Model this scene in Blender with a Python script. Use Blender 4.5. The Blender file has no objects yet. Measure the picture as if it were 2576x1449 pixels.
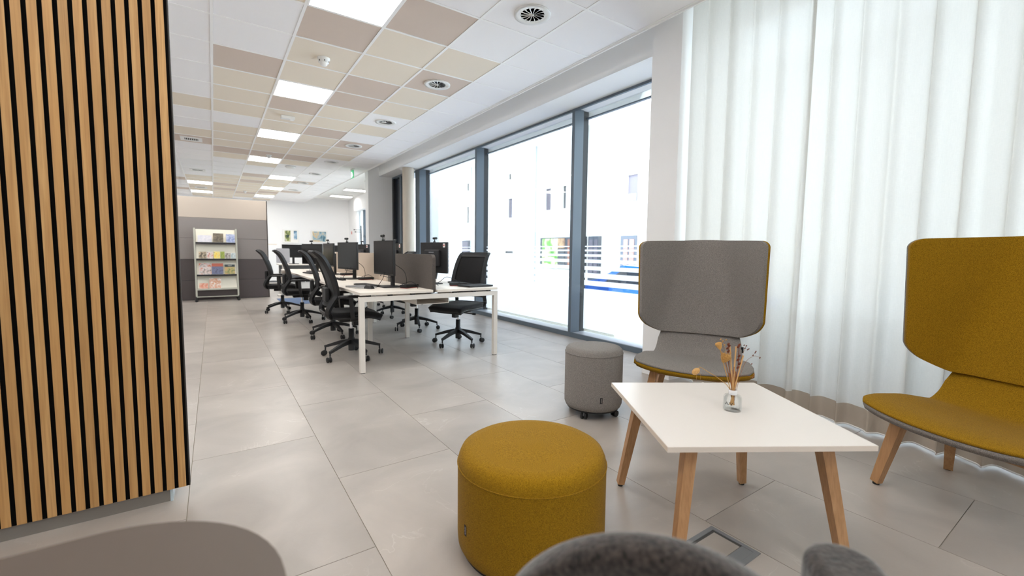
import bpy, bmesh, math, random
from mathutils import Vector, Matrix, Quaternion
random.seed(7)
S = bpy.context.scene
C = S.collection
PI = math.pi
R = math.radians
# ------------------------------------------------------------------ camera, world, exposure
CAM_H = 1.118
cd = bpy.data.cameras.new('camera')
cam = bpy.data.objects.new('camera', cd); C.objects.link(cam); S.camera = cam
rx = Vector((0.82477, -0.56534, 0.01165)); dn = Vector((-0.03426, -0.07052, -0.99692)); fw = Vector((0.56442, 0.82184, -0.07753))
cam.matrix_world = Matrix(((rx.x, -dn.x, -fw.x, 0), (rx.y, -dn.y, -fw.y, 0), (rx.z, -dn.z, -fw.z, CAM_H), (0, 0, 0, 1)))
cd.sensor_width = 36; cd.lens = 1102.247 / 2576 * 36
cd.shift_x = (1288 - 1294.993) / 2576; cd.shift_y = (720.699 - 724.5) / 2576
cd.clip_start = .02; cd.clip_end = 200
cd.dof.use_dof = True; cd.dof.focus_distance = 2.6; cd.dof.aperture_fstop = 2.4
W = bpy.data.worlds.new('world'); S.world = W; W.use_nodes = True
WORLD_STRENGTH = 4.6
W.node_tree.nodes['Background'].inputs[0].default_value = (.80, .90, 1, 1)
W.node_tree.nodes['Background'].inputs[1].default_value = WORLD_STRENGTH
PANEL_STRENGTH = 8.6
S.view_settings.view_transform = 'Standard'; S.view_settings.look = 'None'
S.view_settings.exposure = 1.2; S.view_settings.gamma = 1; S.view_settings.use_curve_mapping = False
S.cycles.max_bounces = 12; S.cycles.diffuse_bounces = 8; S.cycles.transparent_max_bounces = 24
S.cycles.transmission_bounces = 8; S.cycles.caustics_reflective = False; S.cycles.caustics_refractive = False
S.cycles.sample_clamp_indirect = 6

sl = bpy.data.lights.new('sun', 'SUN'); sl.energy = 2.6; sl.angle = R(3); sl.color = (1, .95, .88)
sun = bpy.data.objects.new('sun', sl); C.objects.link(sun); sun.rotation_euler = Vector((.62, .18, -.76)).to_track_quat('-Z', 'Y').to_euler()

# ------------------------------------------------------------------ materials
def s2l(c):
    return tuple(((v / 255) / 12.92 if v / 255 <= .04045 else ((v / 255 + .055) / 1.055) ** 2.4) for v in c) + (1,)
def newmat(name):
    m = bpy.data.materials.new(name); m.use_nodes = True
    nt = m.node_tree; b = nt.nodes['Principled BSDF']
    return m, nt, b, nt.nodes.new, nt.links.new
def plain(name, rgb, rough=.5, metal=0, spec=.5, bump=0, bscale=200, emit=0, var=0):
    m, nt, b, N, L = newmat(name)
    b.inputs['Base Color'].default_value = s2l(rgb); b.inputs['Roughness'].default_value = rough
    b.inputs['Metallic'].default_value = metal; b.inputs['Specular IOR Level'].default_value = spec
    if emit:
        b.inputs['Emission Color'].default_value = s2l(rgb); b.inputs['Emission Strength'].default_value = emit
    if bump or var:
        tc = N('ShaderNodeTexCoord'); n = N('ShaderNodeTexNoise'); n.inputs['Scale'].default_value = bscale
        n.inputs['Detail'].default_value = 3; L(tc.outputs['Object'], n.inputs['Vector'])
        if bump:
            bp = N('ShaderNodeBump'); bp.inputs['Strength'].default_value = bump; bp.inputs['Distance'].default_value = .002
            L(n.outputs[0], bp.inputs['Height']); L(bp.outputs[0], b.inputs['Normal'])
        if var:
            mx = N('ShaderNodeMix'); mx.data_type = 'RGBA'
            c = s2l(rgb)
            mx.inputs[6].default_value = tuple(v * (1 - var) for v in c[:3]) + (1,); mx.inputs[7].default_value = tuple(min(1, v * (1 + var)) for v in c[:3]) + (1,)
            L(n.outputs[0], mx.inputs[0]); L(mx.outputs[2], b.inputs['Base Color'])
    return m
def fabric(name, c1, c2, scale=900, bump=.35, rough=.95, sheen=.05, big=0):
    m, nt, b, N, L = newmat(name)
    tc = N('ShaderNodeTexCoord'); n = N('ShaderNodeTexNoise'); n.inputs['Scale'].default_value = scale; n.inputs['Detail'].default_value = 2
    L(tc.outputs['Object'], n.inputs['Vector'])
    rp = N('ShaderNodeValToRGB'); rp.color_ramp.elements[0].position = .32; rp.color_ramp.elements[1].position = .68
    rp.color_ramp.elements[0].color = s2l(c1); rp.color_ramp.elements[1].color = s2l(c2)
    L(n.outputs[0], rp.inputs[0]); L(rp.outputs[0], b.inputs['Base Color'])
    b.inputs['Roughness'].default_value = rough; b.inputs['Sheen Weight'].default_value = sheen; b.inputs['Sheen Roughness'].default_value = .5
    b.inputs['Specular IOR Level'].default_value = .15
    bp = N('ShaderNodeBump'); bp.inputs['Strength'].default_value = bump; bp.inputs['Distance'].default_value = .0015
    L(n.outputs[0], bp.inputs['Height']); L(bp.outputs[0], b.inputs['Normal'])
    return m
def wood(name, c1, c2, c3, rough=.5, axis='Z', sc=1.0):
    m, nt, b, N, L = newmat(name)
    tc = N('ShaderNodeTexCoord'); mp = N('ShaderNodeMapping'); oi = N('ShaderNodeObjectInfo')
    st = {'X': (1.2, 40, 40), 'Y': (40, 1.2, 40), 'Z': (40, 40, 1.2)}[axis]
    mp.inputs['Scale'].default_value = tuple(v * sc for v in st)
    L(tc.outputs['Object'], mp.inputs['Vector'])
    ad = N('ShaderNodeVectorMath'); ad.operation = 'ADD'
    ml = N('ShaderNodeMath'); ml.operation = 'MULTIPLY'; ml.inputs[1].default_value = 53.0
    L(oi.outputs['Random'], ml.inputs[0]); L(mp.outputs[0], ad.inputs[0]); L(ml.outputs[0], ad.inputs[1])
    n1 = N('ShaderNodeTexNoise'); n1.inputs['Scale'].default_value = .35; n1.inputs['Detail'].default_value = 3; n1.inputs['Distortion'].default_value = 1.2
    L(ad.outputs[0], n1.inputs['Vector'])
    wv = N('ShaderNodeMath'); wv.operation = 'MULTIPLY'; wv.inputs[1].default_value = 14
    L(n1.outputs[0], wv.inputs[0]); sn = N('ShaderNodeMath'); sn.operation = 'SINE'; L(wv.outputs[0], sn.inputs[0])
    n2 = N('ShaderNodeTexNoise'); n2.inputs['Scale'].default_value = 4; n2.inputs['Detail'].default_value = 6; L(ad.outputs[0], n2.inputs['Vector'])
    mr = N('ShaderNodeMapRange'); mr.inputs[1].default_value = -1; mr.inputs[2].default_value = 1; L(sn.outputs[0], mr.inputs[0])
    mx = N('ShaderNodeMix'); mx.data_type = 'RGBA'; mx.inputs[6].default_value = s2l(c1); mx.inputs[7].default_value = s2l(c2); L(mr.outputs[0], mx.inputs[0])
    r2 = N('ShaderNodeMapRange'); r2.inputs[1].default_value = .45; r2.inputs[2].default_value = .75; r2.inputs[4].default_value = .7; L(n2.outputs[0], r2.inputs[0])
    m2 = N('ShaderNodeMix'); m2.data_type = 'RGBA'; m2.inputs[7].default_value = s2l(c3); L(r2.outputs[0], m2.inputs[0]); L(mx.outputs[2], m2.inputs[6])
    hv = N('ShaderNodeHueSaturation'); hr = N('ShaderNodeMapRange'); hr.inputs[3].default_value = .9; hr.inputs[4].default_value = 1.08
    L(oi.outputs['Random'], hr.inputs[0]); L(hr.outputs[0], hv.inputs['Value']); L(m2.outputs[2], hv.inputs['Color']); L(hv.outputs[0], b.inputs['Base Color'])
    b.inputs['Roughness'].default_value = rough
    bp = N('ShaderNodeBump'); bp.inputs['Strength'].default_value = .15; bp.inputs['Distance'].default_value = .001; L(n2.outputs[0], bp.inputs['Height']); L(bp.outputs[0], b.inputs['Normal'])
    return m
def stone(name):
    m, nt, b, N, L = newmat(name)
    g = N('ShaderNodeNewGeometry'); oi = N('ShaderNodeObjectInfo')
    ml = N('ShaderNodeVectorMath'); ml.operation = 'SCALE'; cb = N('ShaderNodeCombineXYZ')
    r1 = N('ShaderNodeMath'); r1.operation = 'MULTIPLY'; r1.inputs[1].default_value = 37; L(oi.outputs['Random'], r1.inputs[0])
    L(r1.outputs[0], cb.inputs[0]); L(r1.outputs[0], cb.inputs[2])
    ad = N('ShaderNodeVectorMath'); ad.operation = 'ADD'; L(g.outputs['Position'], ad.inputs[0]); L(cb.outputs[0], ad.inputs[1])
    n1 = N('ShaderNodeTexNoise'); n1.inputs['Scale'].default_value = 2.2; n1.inputs['Detail'].default_value = 6; n1.inputs['Distortion'].default_value = .6; L(ad.outputs[0], n1.inputs['Vector'])
    n2 = N('ShaderNodeTexNoise'); n2.inputs['Scale'].default_value = 90; n2.inputs['Detail'].default_value = 4; L(ad.outputs[0], n2.inputs['Vector'])
    n3 = N('ShaderNodeTexNoise'); n3.inputs['Scale'].default_value = 1.6; n3.inputs['Detail'].default_value = 7; n3.inputs['Distortion'].default_value = 1.6; L(ad.outputs[0], n3.inputs['Vector'])
    rp = N('ShaderNodeValToRGB'); e = rp.color_ramp.elements; e[0].position = .3; e[1].position = .75; e[0].color = s2l((156, 148, 141)); e[1].color = s2l((182, 173, 165)); L(n1.outputs[0], rp.inputs[0])
    sb = N('ShaderNodeMath'); sb.operation = 'SUBTRACT'; sb.inputs[1].default_value = .5; L(n3.outputs[0], sb.inputs[0])
    ab = N('ShaderNodeMath'); ab.operation = 'ABSOLUTE'; L(sb.outputs[0], ab.inputs[0])
    vr = N('ShaderNodeMapRange'); vr.inputs[1].default_value = 0; vr.inputs[2].default_value = .006; vr.inputs[3].default_value = .42; vr.inputs[4].default_value = 0; L(ab.outputs[0], vr.inputs[0])
    gate = N('ShaderNodeMapRange'); gate.inputs[1].default_value = .5; gate.inputs[2].default_value = .68; L(n1.outputs[0], gate.inputs[0])
    vm = N('ShaderNodeMath'); vm.operation = 'MULTIPLY'; L(vr.outputs[0], vm.inputs[0]); L(gate.outputs[0], vm.inputs[1])
    mx = N('ShaderNodeMix'); mx.data_type = 'RGBA'; mx.inputs[7].default_value = s2l((208, 203, 197)); L(vm.outputs[0], mx.inputs[0]); L(rp.outputs[0], mx.inputs[6])
    hv = N('ShaderNodeHueSaturation'); hr = N('ShaderNodeMapRange'); hr.inputs[3].default_value = .95; hr.inputs[4].default_value = 1.04
    L(oi.outputs['Random'], hr.inputs[0]); L(hr.outputs[0], hv.inputs['Value']); L(mx.outputs[2], hv.inputs['Color']); L(hv.outputs[0], b.inputs['Base Color'])
    b.inputs['Roughness'].default_value = .35; b.inputs['Specular IOR Level'].default_value = .5
    bp = N('ShaderNodeBump'); bp.inputs['Strength'].default_value = .12; bp.inputs['Distance'].default_value = .002; L(n2.outputs[0], bp.inputs['Height']); L(bp.outputs[0], b.inputs['Normal'])
    return m
def thin_glass(name, tint=(1, 1, 1), refl=1.0):
    m = bpy.data.materials.new(name); m.use_nodes = True; nt = m.node_tree; nt.nodes.clear(); N = nt.nodes.new; L = nt.links.new
    o = N('ShaderNodeOutputMaterial'); mx = N('ShaderNodeMixShader'); t = N('ShaderNodeBsdfTransparent'); g = N('ShaderNodeBsdfGlossy')
    t.inputs[0].default_value = (*tint, 1); g.inputs['Roughness'].default_value = .01; f = N('ShaderNodeFresnel'); f.inputs[0].default_value = 1.45
    ml = N('ShaderNodeMath'); ml.operation = 'MULTIPLY'; ml.inputs[1].default_value = refl; L(f.outputs[0], ml.inputs[0]); L(ml.outputs[0], mx.inputs[0])
    L(t.outputs[0], mx.inputs[1]); L(g.outputs[0], mx.inputs[2]); L(mx.outputs[0], o.inputs[0])
    return m
def translucent(name, diff, trans, mixf, transp=0, weave=0):
    m = bpy.data.materials.new(name); m.use_nodes = True; nt = m.node_tree; nt.nodes.clear(); N = nt.nodes.new; L = nt.links.new
    o = N('ShaderNodeOutputMaterial'); mx = N('ShaderNodeMixShader'); d = N('ShaderNodeBsdfDiffuse'); t = N('ShaderNodeBsdfTranslucent')
    d.inputs[0].default_value = s2l(diff); t.inputs[0].default_value = s2l(trans); mx.inputs[0].default_value = mixf
    L(d.outputs[0], mx.inputs[1]); L(t.outputs[0], mx.inputs[2]); last = mx
    if weave:
        tc = N('ShaderNodeTexCoord'); mp = N('ShaderNodeMapping'); mp.inputs['Scale'].default_value = (60, 60, 700); n = N('ShaderNodeTexNoise'); n.inputs['Scale'].default_value = 1; n.inputs['Detail'].default_value = 2
        L(tc.outputs['Object'], mp.inputs[0]); L(mp.outputs[0], n.inputs['Vector'])
        mp2 = N('ShaderNodeMapping'); mp2.inputs['Scale'].default_value = (700, 700, 20); n2 = N('ShaderNodeTexNoise'); n2.inputs['Scale'].default_value = 1
        L(tc.outputs['Object'], mp2.inputs[0]); L(mp2.outputs[0], n2.inputs['Vector'])
        a = N('ShaderNodeMath'); L(n.outputs[0], a.inputs[0]); L(n2.outputs[0], a.inputs[1])
        mr = N('ShaderNodeMapRange'); mr.inputs[1].default_value = .6; mr.inputs[2].default_value = 1.4; mr.inputs[3].default_value = mixf - weave; mr.inputs[4].default_value = mixf + weave
        L(a.outputs[0], mr.inputs[0]); L(mr.outputs[0], mx.inputs[0])
    if transp:
        m2 = N('ShaderNodeMixShader'); tr = N('ShaderNodeBsdfTransparent'); m2.inputs[0].default_value = transp; L(last.outputs[0], m2.inputs[1]); L(tr.outputs[0], m2.inputs[2]); last = m2
    L(last.outputs[0], o.inputs[0])
    return m
def cover(name, cols, scale=9, band=None):
    """printed picture: noise-patched colours"""
    m, nt, b, N, L = newmat(name)
    tc = N('ShaderNodeTexCoord'); n = N('ShaderNodeTexNoise'); n.inputs['Scale'].default_value = scale; n.inputs['Detail'].default_value = 4; n.inputs['Distortion'].default_value = 1
    L(tc.outputs['Object'], n.inputs['Vector']); rp = N('ShaderNodeValToRGB'); el = rp.color_ramp.elements
    ps = [.34 + .32 * i / (len(cols) - 1) for i in range(len(cols))]
    el[0].position = ps[0]; el[0].color = s2l(cols[0]); el[1].position = ps[-1]; el[1].color = s2l(cols[-1])
    for p, c in zip(ps[1:-1], cols[1:-1]):
        e = el.new(p); e.color = s2l(c)
    L(n.outputs[0], rp.inputs[0]); L(rp.outputs[0], b.inputs['Base Color']); b.inputs['Roughness'].default_value = .35
    return m
M = {}
M['stone'] = stone('floor_stone'); M['grout'] = plain('grout', (176, 168, 152), .9)
M['wall'] = plain('wall_paint', (243, 243, 244), .85, bump=.08, bscale=300)
M['plaster'] = plain('plaster_white', (240, 240, 238), .85)
M['rail'] = plain('ceiling_rail', (253, 253, 253), .5)
M['tile_white'] = plain('ceiling_tile_white', (250, 249, 251), .95, bump=.15, bscale=420, var=.03)
M['tile_tan'] = plain('ceiling_tile_tan', (238, 227, 211), .95, bump=.15, bscale=420, var=.04)
M['tile_brown'] = plain('ceiling_tile_brown', (216, 200, 188), .95, bump=.15, bscale=420, var=.04)
M['oak'] = wood('oak_slat', (200, 157, 102), (186, 141, 86), (158, 114, 66), .5)
M['beech'] = wood('beech_leg', (190, 148, 106), (178, 134, 92), (152, 110, 70), .45)
M['felt_black'] = plain('black_felt', (16, 15, 14), .98, spec=.1, bump=.3, bscale=600)
M['edge_dark'] = plain('dark_edge_strip', (48, 42, 38), .7)
M['frame'] = plain('window_frame_anthracite', (98, 110, 122), .42, spec=.4, bump=.05, bscale=900)
M['gasket'] = plain('black_gasket', (38, 40, 44), .6)
M['ledge'] = plain('window_ledge', (170, 176, 184), .3)
M['glass'] = thin_glass('window_glass', (.93, .97, .98), .8)
M['film'] = translucent('frosted_film', (244, 246, 250), (250, 251, 255), .62, .04)
M['curtain'] = translucent('sheer_curtain', (238, 235, 230), (186, 184, 180), .46, .012, .10)
M['hem'] = translucent('curtain_hem', (190, 178, 164), (150, 140, 128), .12)  # opaque hem; its missing backlight is put into the beige colour
M['hem_glow'] = plain('white_glow_line', (246, 246, 246), .7)  # white line painted for the daylight leaking out below the hem
M['concrete'] = plain('column_concrete', (198, 188, 174), .9, bump=.3, bscale=120, var=.08)
M['deskwhite'] = plain('desk_laminate', (232, 223, 212), .45)
M['deskmetal'] = plain('desk_metal_white', (226, 220, 212), .45)
M['tablewhite'] = plain('coffee_table_white', (222, 216, 210), .32)
M['tabledge'] = plain('coffee_table_edge', (226, 215, 204), .45)
M['black'] = plain('black_plastic', (26, 26, 28), .55, bump=.1, bscale=800)
M['blackmesh'] = fabric('black_mesh', (22, 22, 23), (48, 48, 50), 1500, .3, .85, .1)
M['blackfab'] = fabric('black_seat_fabric', (18, 18, 20), (36, 36, 38), 900, .3, .9, .15)
M['chrome'] = plain('chrome', (220, 220, 222), .12, 1)
M['rubber'] = plain('grey_rubber', (92, 92, 92), .7)
M['screen'] = plain('screen_dark', (20, 18, 18), .22, spec=.5)
M['monback'] = plain('monitor_back', (34, 34, 38), .55)
M['divgrey'] = fabric('divider_grey_felt', (66, 60, 57), (106, 98, 93), 420, .4)
M['divbeige'] = fabric('divider_beige_felt', (186, 170, 154), (214, 198, 182), 420, .3)
M['yellow'] = fabric('mustard_felt', (108, 78, 6), (168, 127, 24), 480, .4)
M['grey'] = fabric('grey_felt', (98, 93, 90), (156, 150, 145), 480, .4)
M['coarse'] = fabric('coarse_grey_felt', (19, 16, 15), (68, 60, 56), 130, .9, .98, .5)
M['taupe'] = plain('taupe_table', (92, 82, 75), .6, bump=.05, bscale=500)
M['ac1'] = fabric('acoustic_light', (190, 178, 166), (212, 200, 188), 300, .3)
M['ac2'] = fabric('acoustic_mid', (138, 132, 131), (162, 155, 153), 300, .3)
M['ac3'] = fabric('acoustic_dark', (88, 82, 83), (110, 103, 103), 300, .3)
M['rackmetal'] = plain('rack_metal', (196, 196, 184), .5)
M['rackpanel'] = plain('rack_panel', (232, 228, 214), .5)
M['panel'] = plain('light_diffuser', (255, 252, 247), .5, emit=PANEL_STRENGTH)
M['whiteplastic'] = plain('white_plastic', (238, 238, 236), .4)
M['darkvoid'] = plain('dark_void', (74, 74, 74), .9)
M['paper'] = plain('paper', (244, 242, 238), .6)
M['ink'] = plain('ink', (40, 38, 38), .6)
M['tagblack'] = plain('tag_black', (24, 24, 26), .8)
M['tagtext'] = plain('tag_text', (190, 180, 176), .8)
M['green'] = plain('exit_green', (20, 150, 90), .4, emit=.5)
M['signwhite'] = plain('exit_white', (245, 250, 246), .4, emit=.6)
M['red'] = plain('red_plastic', (196, 40, 34), .5)
M['greyplastic'] = plain('grey_plastic', (120, 122, 126), .45)
M['facade'] = plain('facade_render', (240, 238, 234), .9, bump=.1, bscale=40)
M['street'] = plain('street_paving', (214, 212, 208), .95)
M['carblue'] = plain('car_blue', (28, 92, 190), .2, spec=.7)
M['darkglass'] = plain('dark_window_glass', (44, 48, 56), .08, spec=.8)
M['blind'] = plain('window_blind', (100, 94, 106), .6)
M['doorgrey'] = plain('door_grey', (66, 72, 84), .5); M['blue'] = plain('blue_mat', (92, 112, 146), .9)
M['straw'] = plain('dried_straw', (196, 150, 84), .8); M['straw2'] = plain('dried_stem_brown', (150, 96, 48), .8); M['bud'] = plain('dried_bud', (110, 52, 28), .8)
M['reed'] = plain('rattan_reed', (212, 168, 112), .7)
M['bottle'] = thin_glass('bottle_glass', (.97, .98, .98), .35)

# ------------------------------------------------------------------ geometry helpers
class MB:
    def __init__(s): s.v = []; s.f = []; s.sm = []
    def add(s, vs, fs, smooth=False):
        o = len(s.v); s.v += [tuple(v) for v in vs]; s.f += [tuple(i + o for i in f) for f in fs]; s.sm += [smooth] * len(fs); return s
    def box(s, x0, x1, y0, y1, z0, z1, bev=0):
        if x0 > x1: x0, x1 = x1, x0
        if y0 > y1: y0, y1 = y1, y0
        if z0 > z1: z0, z1 = z1, z0
        if bev:
            bm = bmesh.new(); bmesh.ops.create_cube(bm, size=1)
            for v in bm.verts: v.co = ((x0 + x1) / 2 + v.co.x * (x1 - x0), (y0 + y1) / 2 + v.co.y * (y1 - y0), (z0 + z1) / 2 + v.co.z * (z1 - z0))
            bmesh.ops.bevel(bm, geom=bm.edges[:], offset=bev, segments=2, affect='EDGES', profile=.5)
            bm.verts.index_update(); s.add([v.co[:] for v in bm.verts], [[v.index for v in f.verts] for f in bm.faces]); bm.free(); return s
        return s.add([(x0, y0, z0), (x1, y0, z0), (x1, y1, z0), (x0, y1, z0), (x0, y0, z1), (x1, y0, z1), (x1, y1, z1), (x0, y1, z1)],
                     [(0, 3, 2, 1), (4, 5, 6, 7), (0, 1, 5, 4), (1, 2, 6, 5), (2, 3, 7, 6), (3, 0, 4, 7)])
    def tube(s, pts, r, n=10, cap=True, sq=False):
        pts = [Vector(p) for p in pts]; rr = r if isinstance(r, (list, tuple)) else [r] * len(pts)
        rings = []; up = Vector((0, 0, 1)); prev = None
        for i, p in enumerate(pts):
            t = (pts[min(i + 1, len(pts) - 1)] - pts[max(i - 1, 0)]).normalized()
            if prev is None:
                a = t.orthogonal() if abs(t.z) > .95 else t.cross(up)
                if abs(t.z) > .95: a = Vector((1, 0, 0)) - t * t.x
                a.normalize()
            else:
                a = (prev - t * prev.dot(t)).normalized()
            prev = a; bb = t.cross(a)
            rings.append([p + (a * math.cos(2 * PI * k / n + (PI / 4 if sq else 0)) + bb * math.sin(2 * PI * k / n + (PI / 4 if sq else 0))) * rr[i] for k in range(n)])
        vs = [v for q in rings for v in q]; fs = []
        for i in range(len(pts) - 1):
            for k in range(n):
                fs.append((i * n + k, i * n + (k + 1) % n, (i + 1) * n + (k + 1) % n, (i + 1) * n + k))
        s.add(vs, fs, not sq)
        if cap: s.add(rings[0], [tuple(range(n - 1, -1, -1))]); s.add(rings[-1], [tuple(range(n))])
        return s
    def bar(s, pts, r): return s.tube(pts, r * 1.414 if not isinstance(r, (list, tuple)) else [q * 1.414 for q in r], 4, True, True)
    def lathe(s, prof, n=32, c=(0, 0), smooth=True):
        vs = []
        for r, z in prof:
            for k in range(n):
                a = 2 * PI * k / n; vs.append((c[0] + r * math.cos(a), c[1] + r * math.sin(a), z))
        fs = []
        for i in range(len(prof) - 1):
            for k in range(n):
                fs.append((i * n + k, i * n + (k + 1) % n, (i + 1) * n + (k + 1) % n, (i + 1) * n + k))
        s.add(vs, fs, smooth)
        m = len(prof)
        if prof[0][0] > 1e-6: s.add(vs[:n], [tuple(range(n - 1, -1, -1))])
        if prof[-1][0] > 1e-6: s.add(vs[(m - 1) * n:], [tuple(range(n))])
        return s
    def prism(s, poly, z0, z1, axis='z'):
        """extrude a 2D polygon; axis gives the extrusion axis"""
        f = {'z': lambda a, b, h: (a, b, h), 'y': lambda a, b, h: (a, h, b), 'x': lambda a, b, h: (h, a, b)}[axis]
        n = len(poly); vs = [f(a, b, z0) for a, b in poly] + [f(a, b, z1) for a, b in poly]
        fs = [tuple(range(n - 1, -1, -1)), tuple(range(n, 2 * n))] + [(i, (i + 1) % n, n + (i + 1) % n, n + i) for i in range(n)]
        return s.add(vs, fs)
    def grid(s, fn, nu, nv, smooth=True):
        vs = [fn(i / nu, j / nv) for j in range(nv + 1) for i in range(nu + 1)]
        fs = [(j * (nu + 1) + i, j * (nu + 1) + i + 1, (j + 1) * (nu + 1) + i + 1, (j + 1) * (nu + 1) + i) for j in range(nv) for i in range(nu)]
        return s.add(vs, fs, smooth)
    def ball(s, c, r, n=10, sz=1):
        return s.lathe([(max(1e-7, r * math.sin(PI * i / 8)), c[2] - r * sz * math.cos(PI * i / 8)) for i in range(9)], n, c[:2])
    def xf(s, mat, start=0):
        s.v[start:] = [tuple(mat @ Vector(v)) for v in s.v[start:]]; return s
    def mesh(s, name, mat):
        me = bpy.data.meshes.new(name); me.from_pydata(s.v, [], s.f)
        me.polygons.foreach_set('use_smooth', s.sm); me.materials.append(M[mat] if isinstance(mat, str) else mat)
        bm = bmesh.new(); bm.from_mesh(me); bmesh.ops.recalc_face_normals(bm, faces=bm.faces[:]); bm.to_mesh(me); bm.free(); me.update(); return me
    def build(s, name, mat, parent=None, loc=None, label=None):
        o = bpy.data.objects.new(name, s.mesh(name, mat)); C.objects.link(o)
        if parent: o.parent = parent
        if loc: o.location = loc
        if label: o['label'] = label
        return o
def inst(name, me, parent=None, loc=(0, 0, 0), rot=(0, 0, 0)):
    o = bpy.data.objects.new(name, me); C.objects.link(o); o.location = loc; o.rotation_euler = rot
    if parent: o.parent = parent
    return o
def tag(o, label, cat, group=None):
    o['label'] = label; o['category'] = cat
    if group: o['group'] = group
    return o
def thing(name, label, cat, loc=(0, 0, 0), rz=0, group=None):
    o = bpy.data.objects.new(name, None); C.objects.link(o); o.location = loc; o.rotation_euler = (0, 0, rz); o.empty_display_size = .1
    return tag(o, label, cat, group)
def struct(o): o['kind'] = 'structure'; return o
def box(x0, x1, y0, y1, z0, z1, bev=0): return MB().box(x0, x1, y0, y1, z0, z1, bev)
def dup(root, loc, rz, label, group=None):
    r = root.copy(); C.objects.link(r); r.location = loc; r.rotation_euler = (0, 0, rz); r['label'] = label
    if group: r['group'] = group
    for ch in list(root.children):
        c = ch.copy(); C.objects.link(c); c.parent = r
        for g in ch.children:
            d = g.copy(); C.objects.link(d); d.parent = c
    return r
def text_mesh(name, txt, size, mat, ext=.0004):
    cu = bpy.data.curves.new(name, 'FONT'); cu.body = txt; cu.size = size; cu.extrude = ext; cu.align_x = 'CENTER'; cu.align_y = 'CENTER'
    t = bpy.data.objects.new(name, cu); C.objects.link(t)
    dg = bpy.context.evaluated_depsgraph_get(); me = bpy.data.meshes.new_from_object(t.evaluated_get(dg)); bpy.data.objects.remove(t)
    me.materials.clear(); me.materials.append(M[mat]); return me
def smooth_path(pts, n=8):
    """Catmull-Rom"""
    P = [Vector(p) for p in pts]; P = [P[0] * 2 - P[1]] + P + [P[-1] * 2 - P[-2]]; out = []
    for i in range(1, len(P) - 2):
        for k in range(n):
            t = k / n; a, b_, c, d = P[i - 1], P[i], P[i + 1], P[i + 2]
            out.append(.5 * ((2 * b_) + (c - a) * t + (2 * a - 5 * b_ + 4 * c - d) * t * t + (3 * b_ - a - 3 * c + d) * t ** 3))
    return out + [P[-2]]
def rrect(x0, x1, y0, y1, r, n=6):
    out = []
    for cx, cy, a0 in ((x1 - r, y0 + r, -90), (x1 - r, y1 - r, 0), (x0 + r, y1 - r, 90), (x0 + r, y0 + r, 180)):
        for k in range(n + 1):
            a = R(a0 + 90 * k / n); out.append((cx + r * math.cos(a), cy + r * math.sin(a)))
    return out
def shell(fn, nu, nv, t0, t1):
    """closed slab of a param surface between normal offsets t0..t1"""
    e = 1e-3; A = []; B = []; Mid = {}
    def nrm(u, v):
        u0, u1 = max(0, u - e), min(1, u + e); v0, v1 = max(0, v - e), min(1, v + e)
        a = Vector(fn(u1, v)) - Vector(fn(u0, v)); b_ = Vector(fn(u, v1)) - Vector(fn(u, v0)); n = a.cross(b_)
        return n.normalized() if n.length > 0 else Vector((0, 0, 1))
    m = MB(); W_ = nu + 1
    for j in range(nv + 1):
        for i in range(nu + 1):
            p = Vector(fn(i / nu, j / nv)); n = nrm(i / nu, j / nv); A.append(p + n * t0); B.append(p + n * t1)
    fs = [(j * W_ + i, j * W_ + i + 1, (j + 1) * W_ + i + 1, (j + 1) * W_ + i) for j in range(nv) for i in range(nu)]
    k = len(A)
    rim = [(0, i) for i in range(nu)] + [(j, nu) for j in range(nv)] + [(nv, i) for i in range(nu, 0, -1)] + [(j, 0) for j in range(nv, 0, -1)]
    idx = [j * W_ + i for j, i in rim]; L_ = len(idx)
    fs2 = [(idx[q], idx[(q + 1) % L_], idx[(q + 1) % L_] + k, idx[q] + k) for q in range(L_)]
    m.add(A + B, fs + [tuple(v + k for v in reversed(f)) for f in fs] + fs2, True)
    return m

# ================================================================== SETTING
CZ = 3.078; EDGE = 3.179; WX = 3.897; GX = 4.12; FAR = 20.2
# floor with single tiles
floor = struct(box(-5.2, 6.6, -6.2, FAR + .2, -.12, -.004).build('floor', 'grout'))
fx0, fy0 = .4698, 1.594
tm = {}
def ftile(x0, x1, y0, y1):
    k = (round(x1 - x0, 4), round(y1 - y0, 4))
    if k not in tm: tm[k] = box(0, k[0], 0, k[1], -.004, 0, .0008).mesh('floor_tile', 'stone')
    inst('floor_tile', tm[k], floor, (x0, y0, 0))
struct(box(-5.0, fx0 - 2.4012, -3.1, FAR, -.004, 0).build('floor_left', 'stone'))
for i in range(-4, 7):
    xa = fx0 + .6 * i; ph = fy0 if i % 2 == 1 else fy0 + .6
    xb = min(xa + .6, 4.1)
    y = ph - 4.8
    while y < FAR:
        ya, yb = max(y, -3.1), min(y + 1.2, FAR)
        if yb - ya > .05 and xb - xa > .05: ftile(xa + .0012, xb - .0012, ya + .0012, yb - .0012)
        y += 1.2
struct(box(-5.0, 4.1, -6.1, -3.1, -.004, 0).build('floor_back', 'stone'))
# side area of the floor beyond the pillar
struct(box(4.1, 6.5, 11.3, FAR, -.004, 0).build('floor_side', 'stone'))
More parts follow.
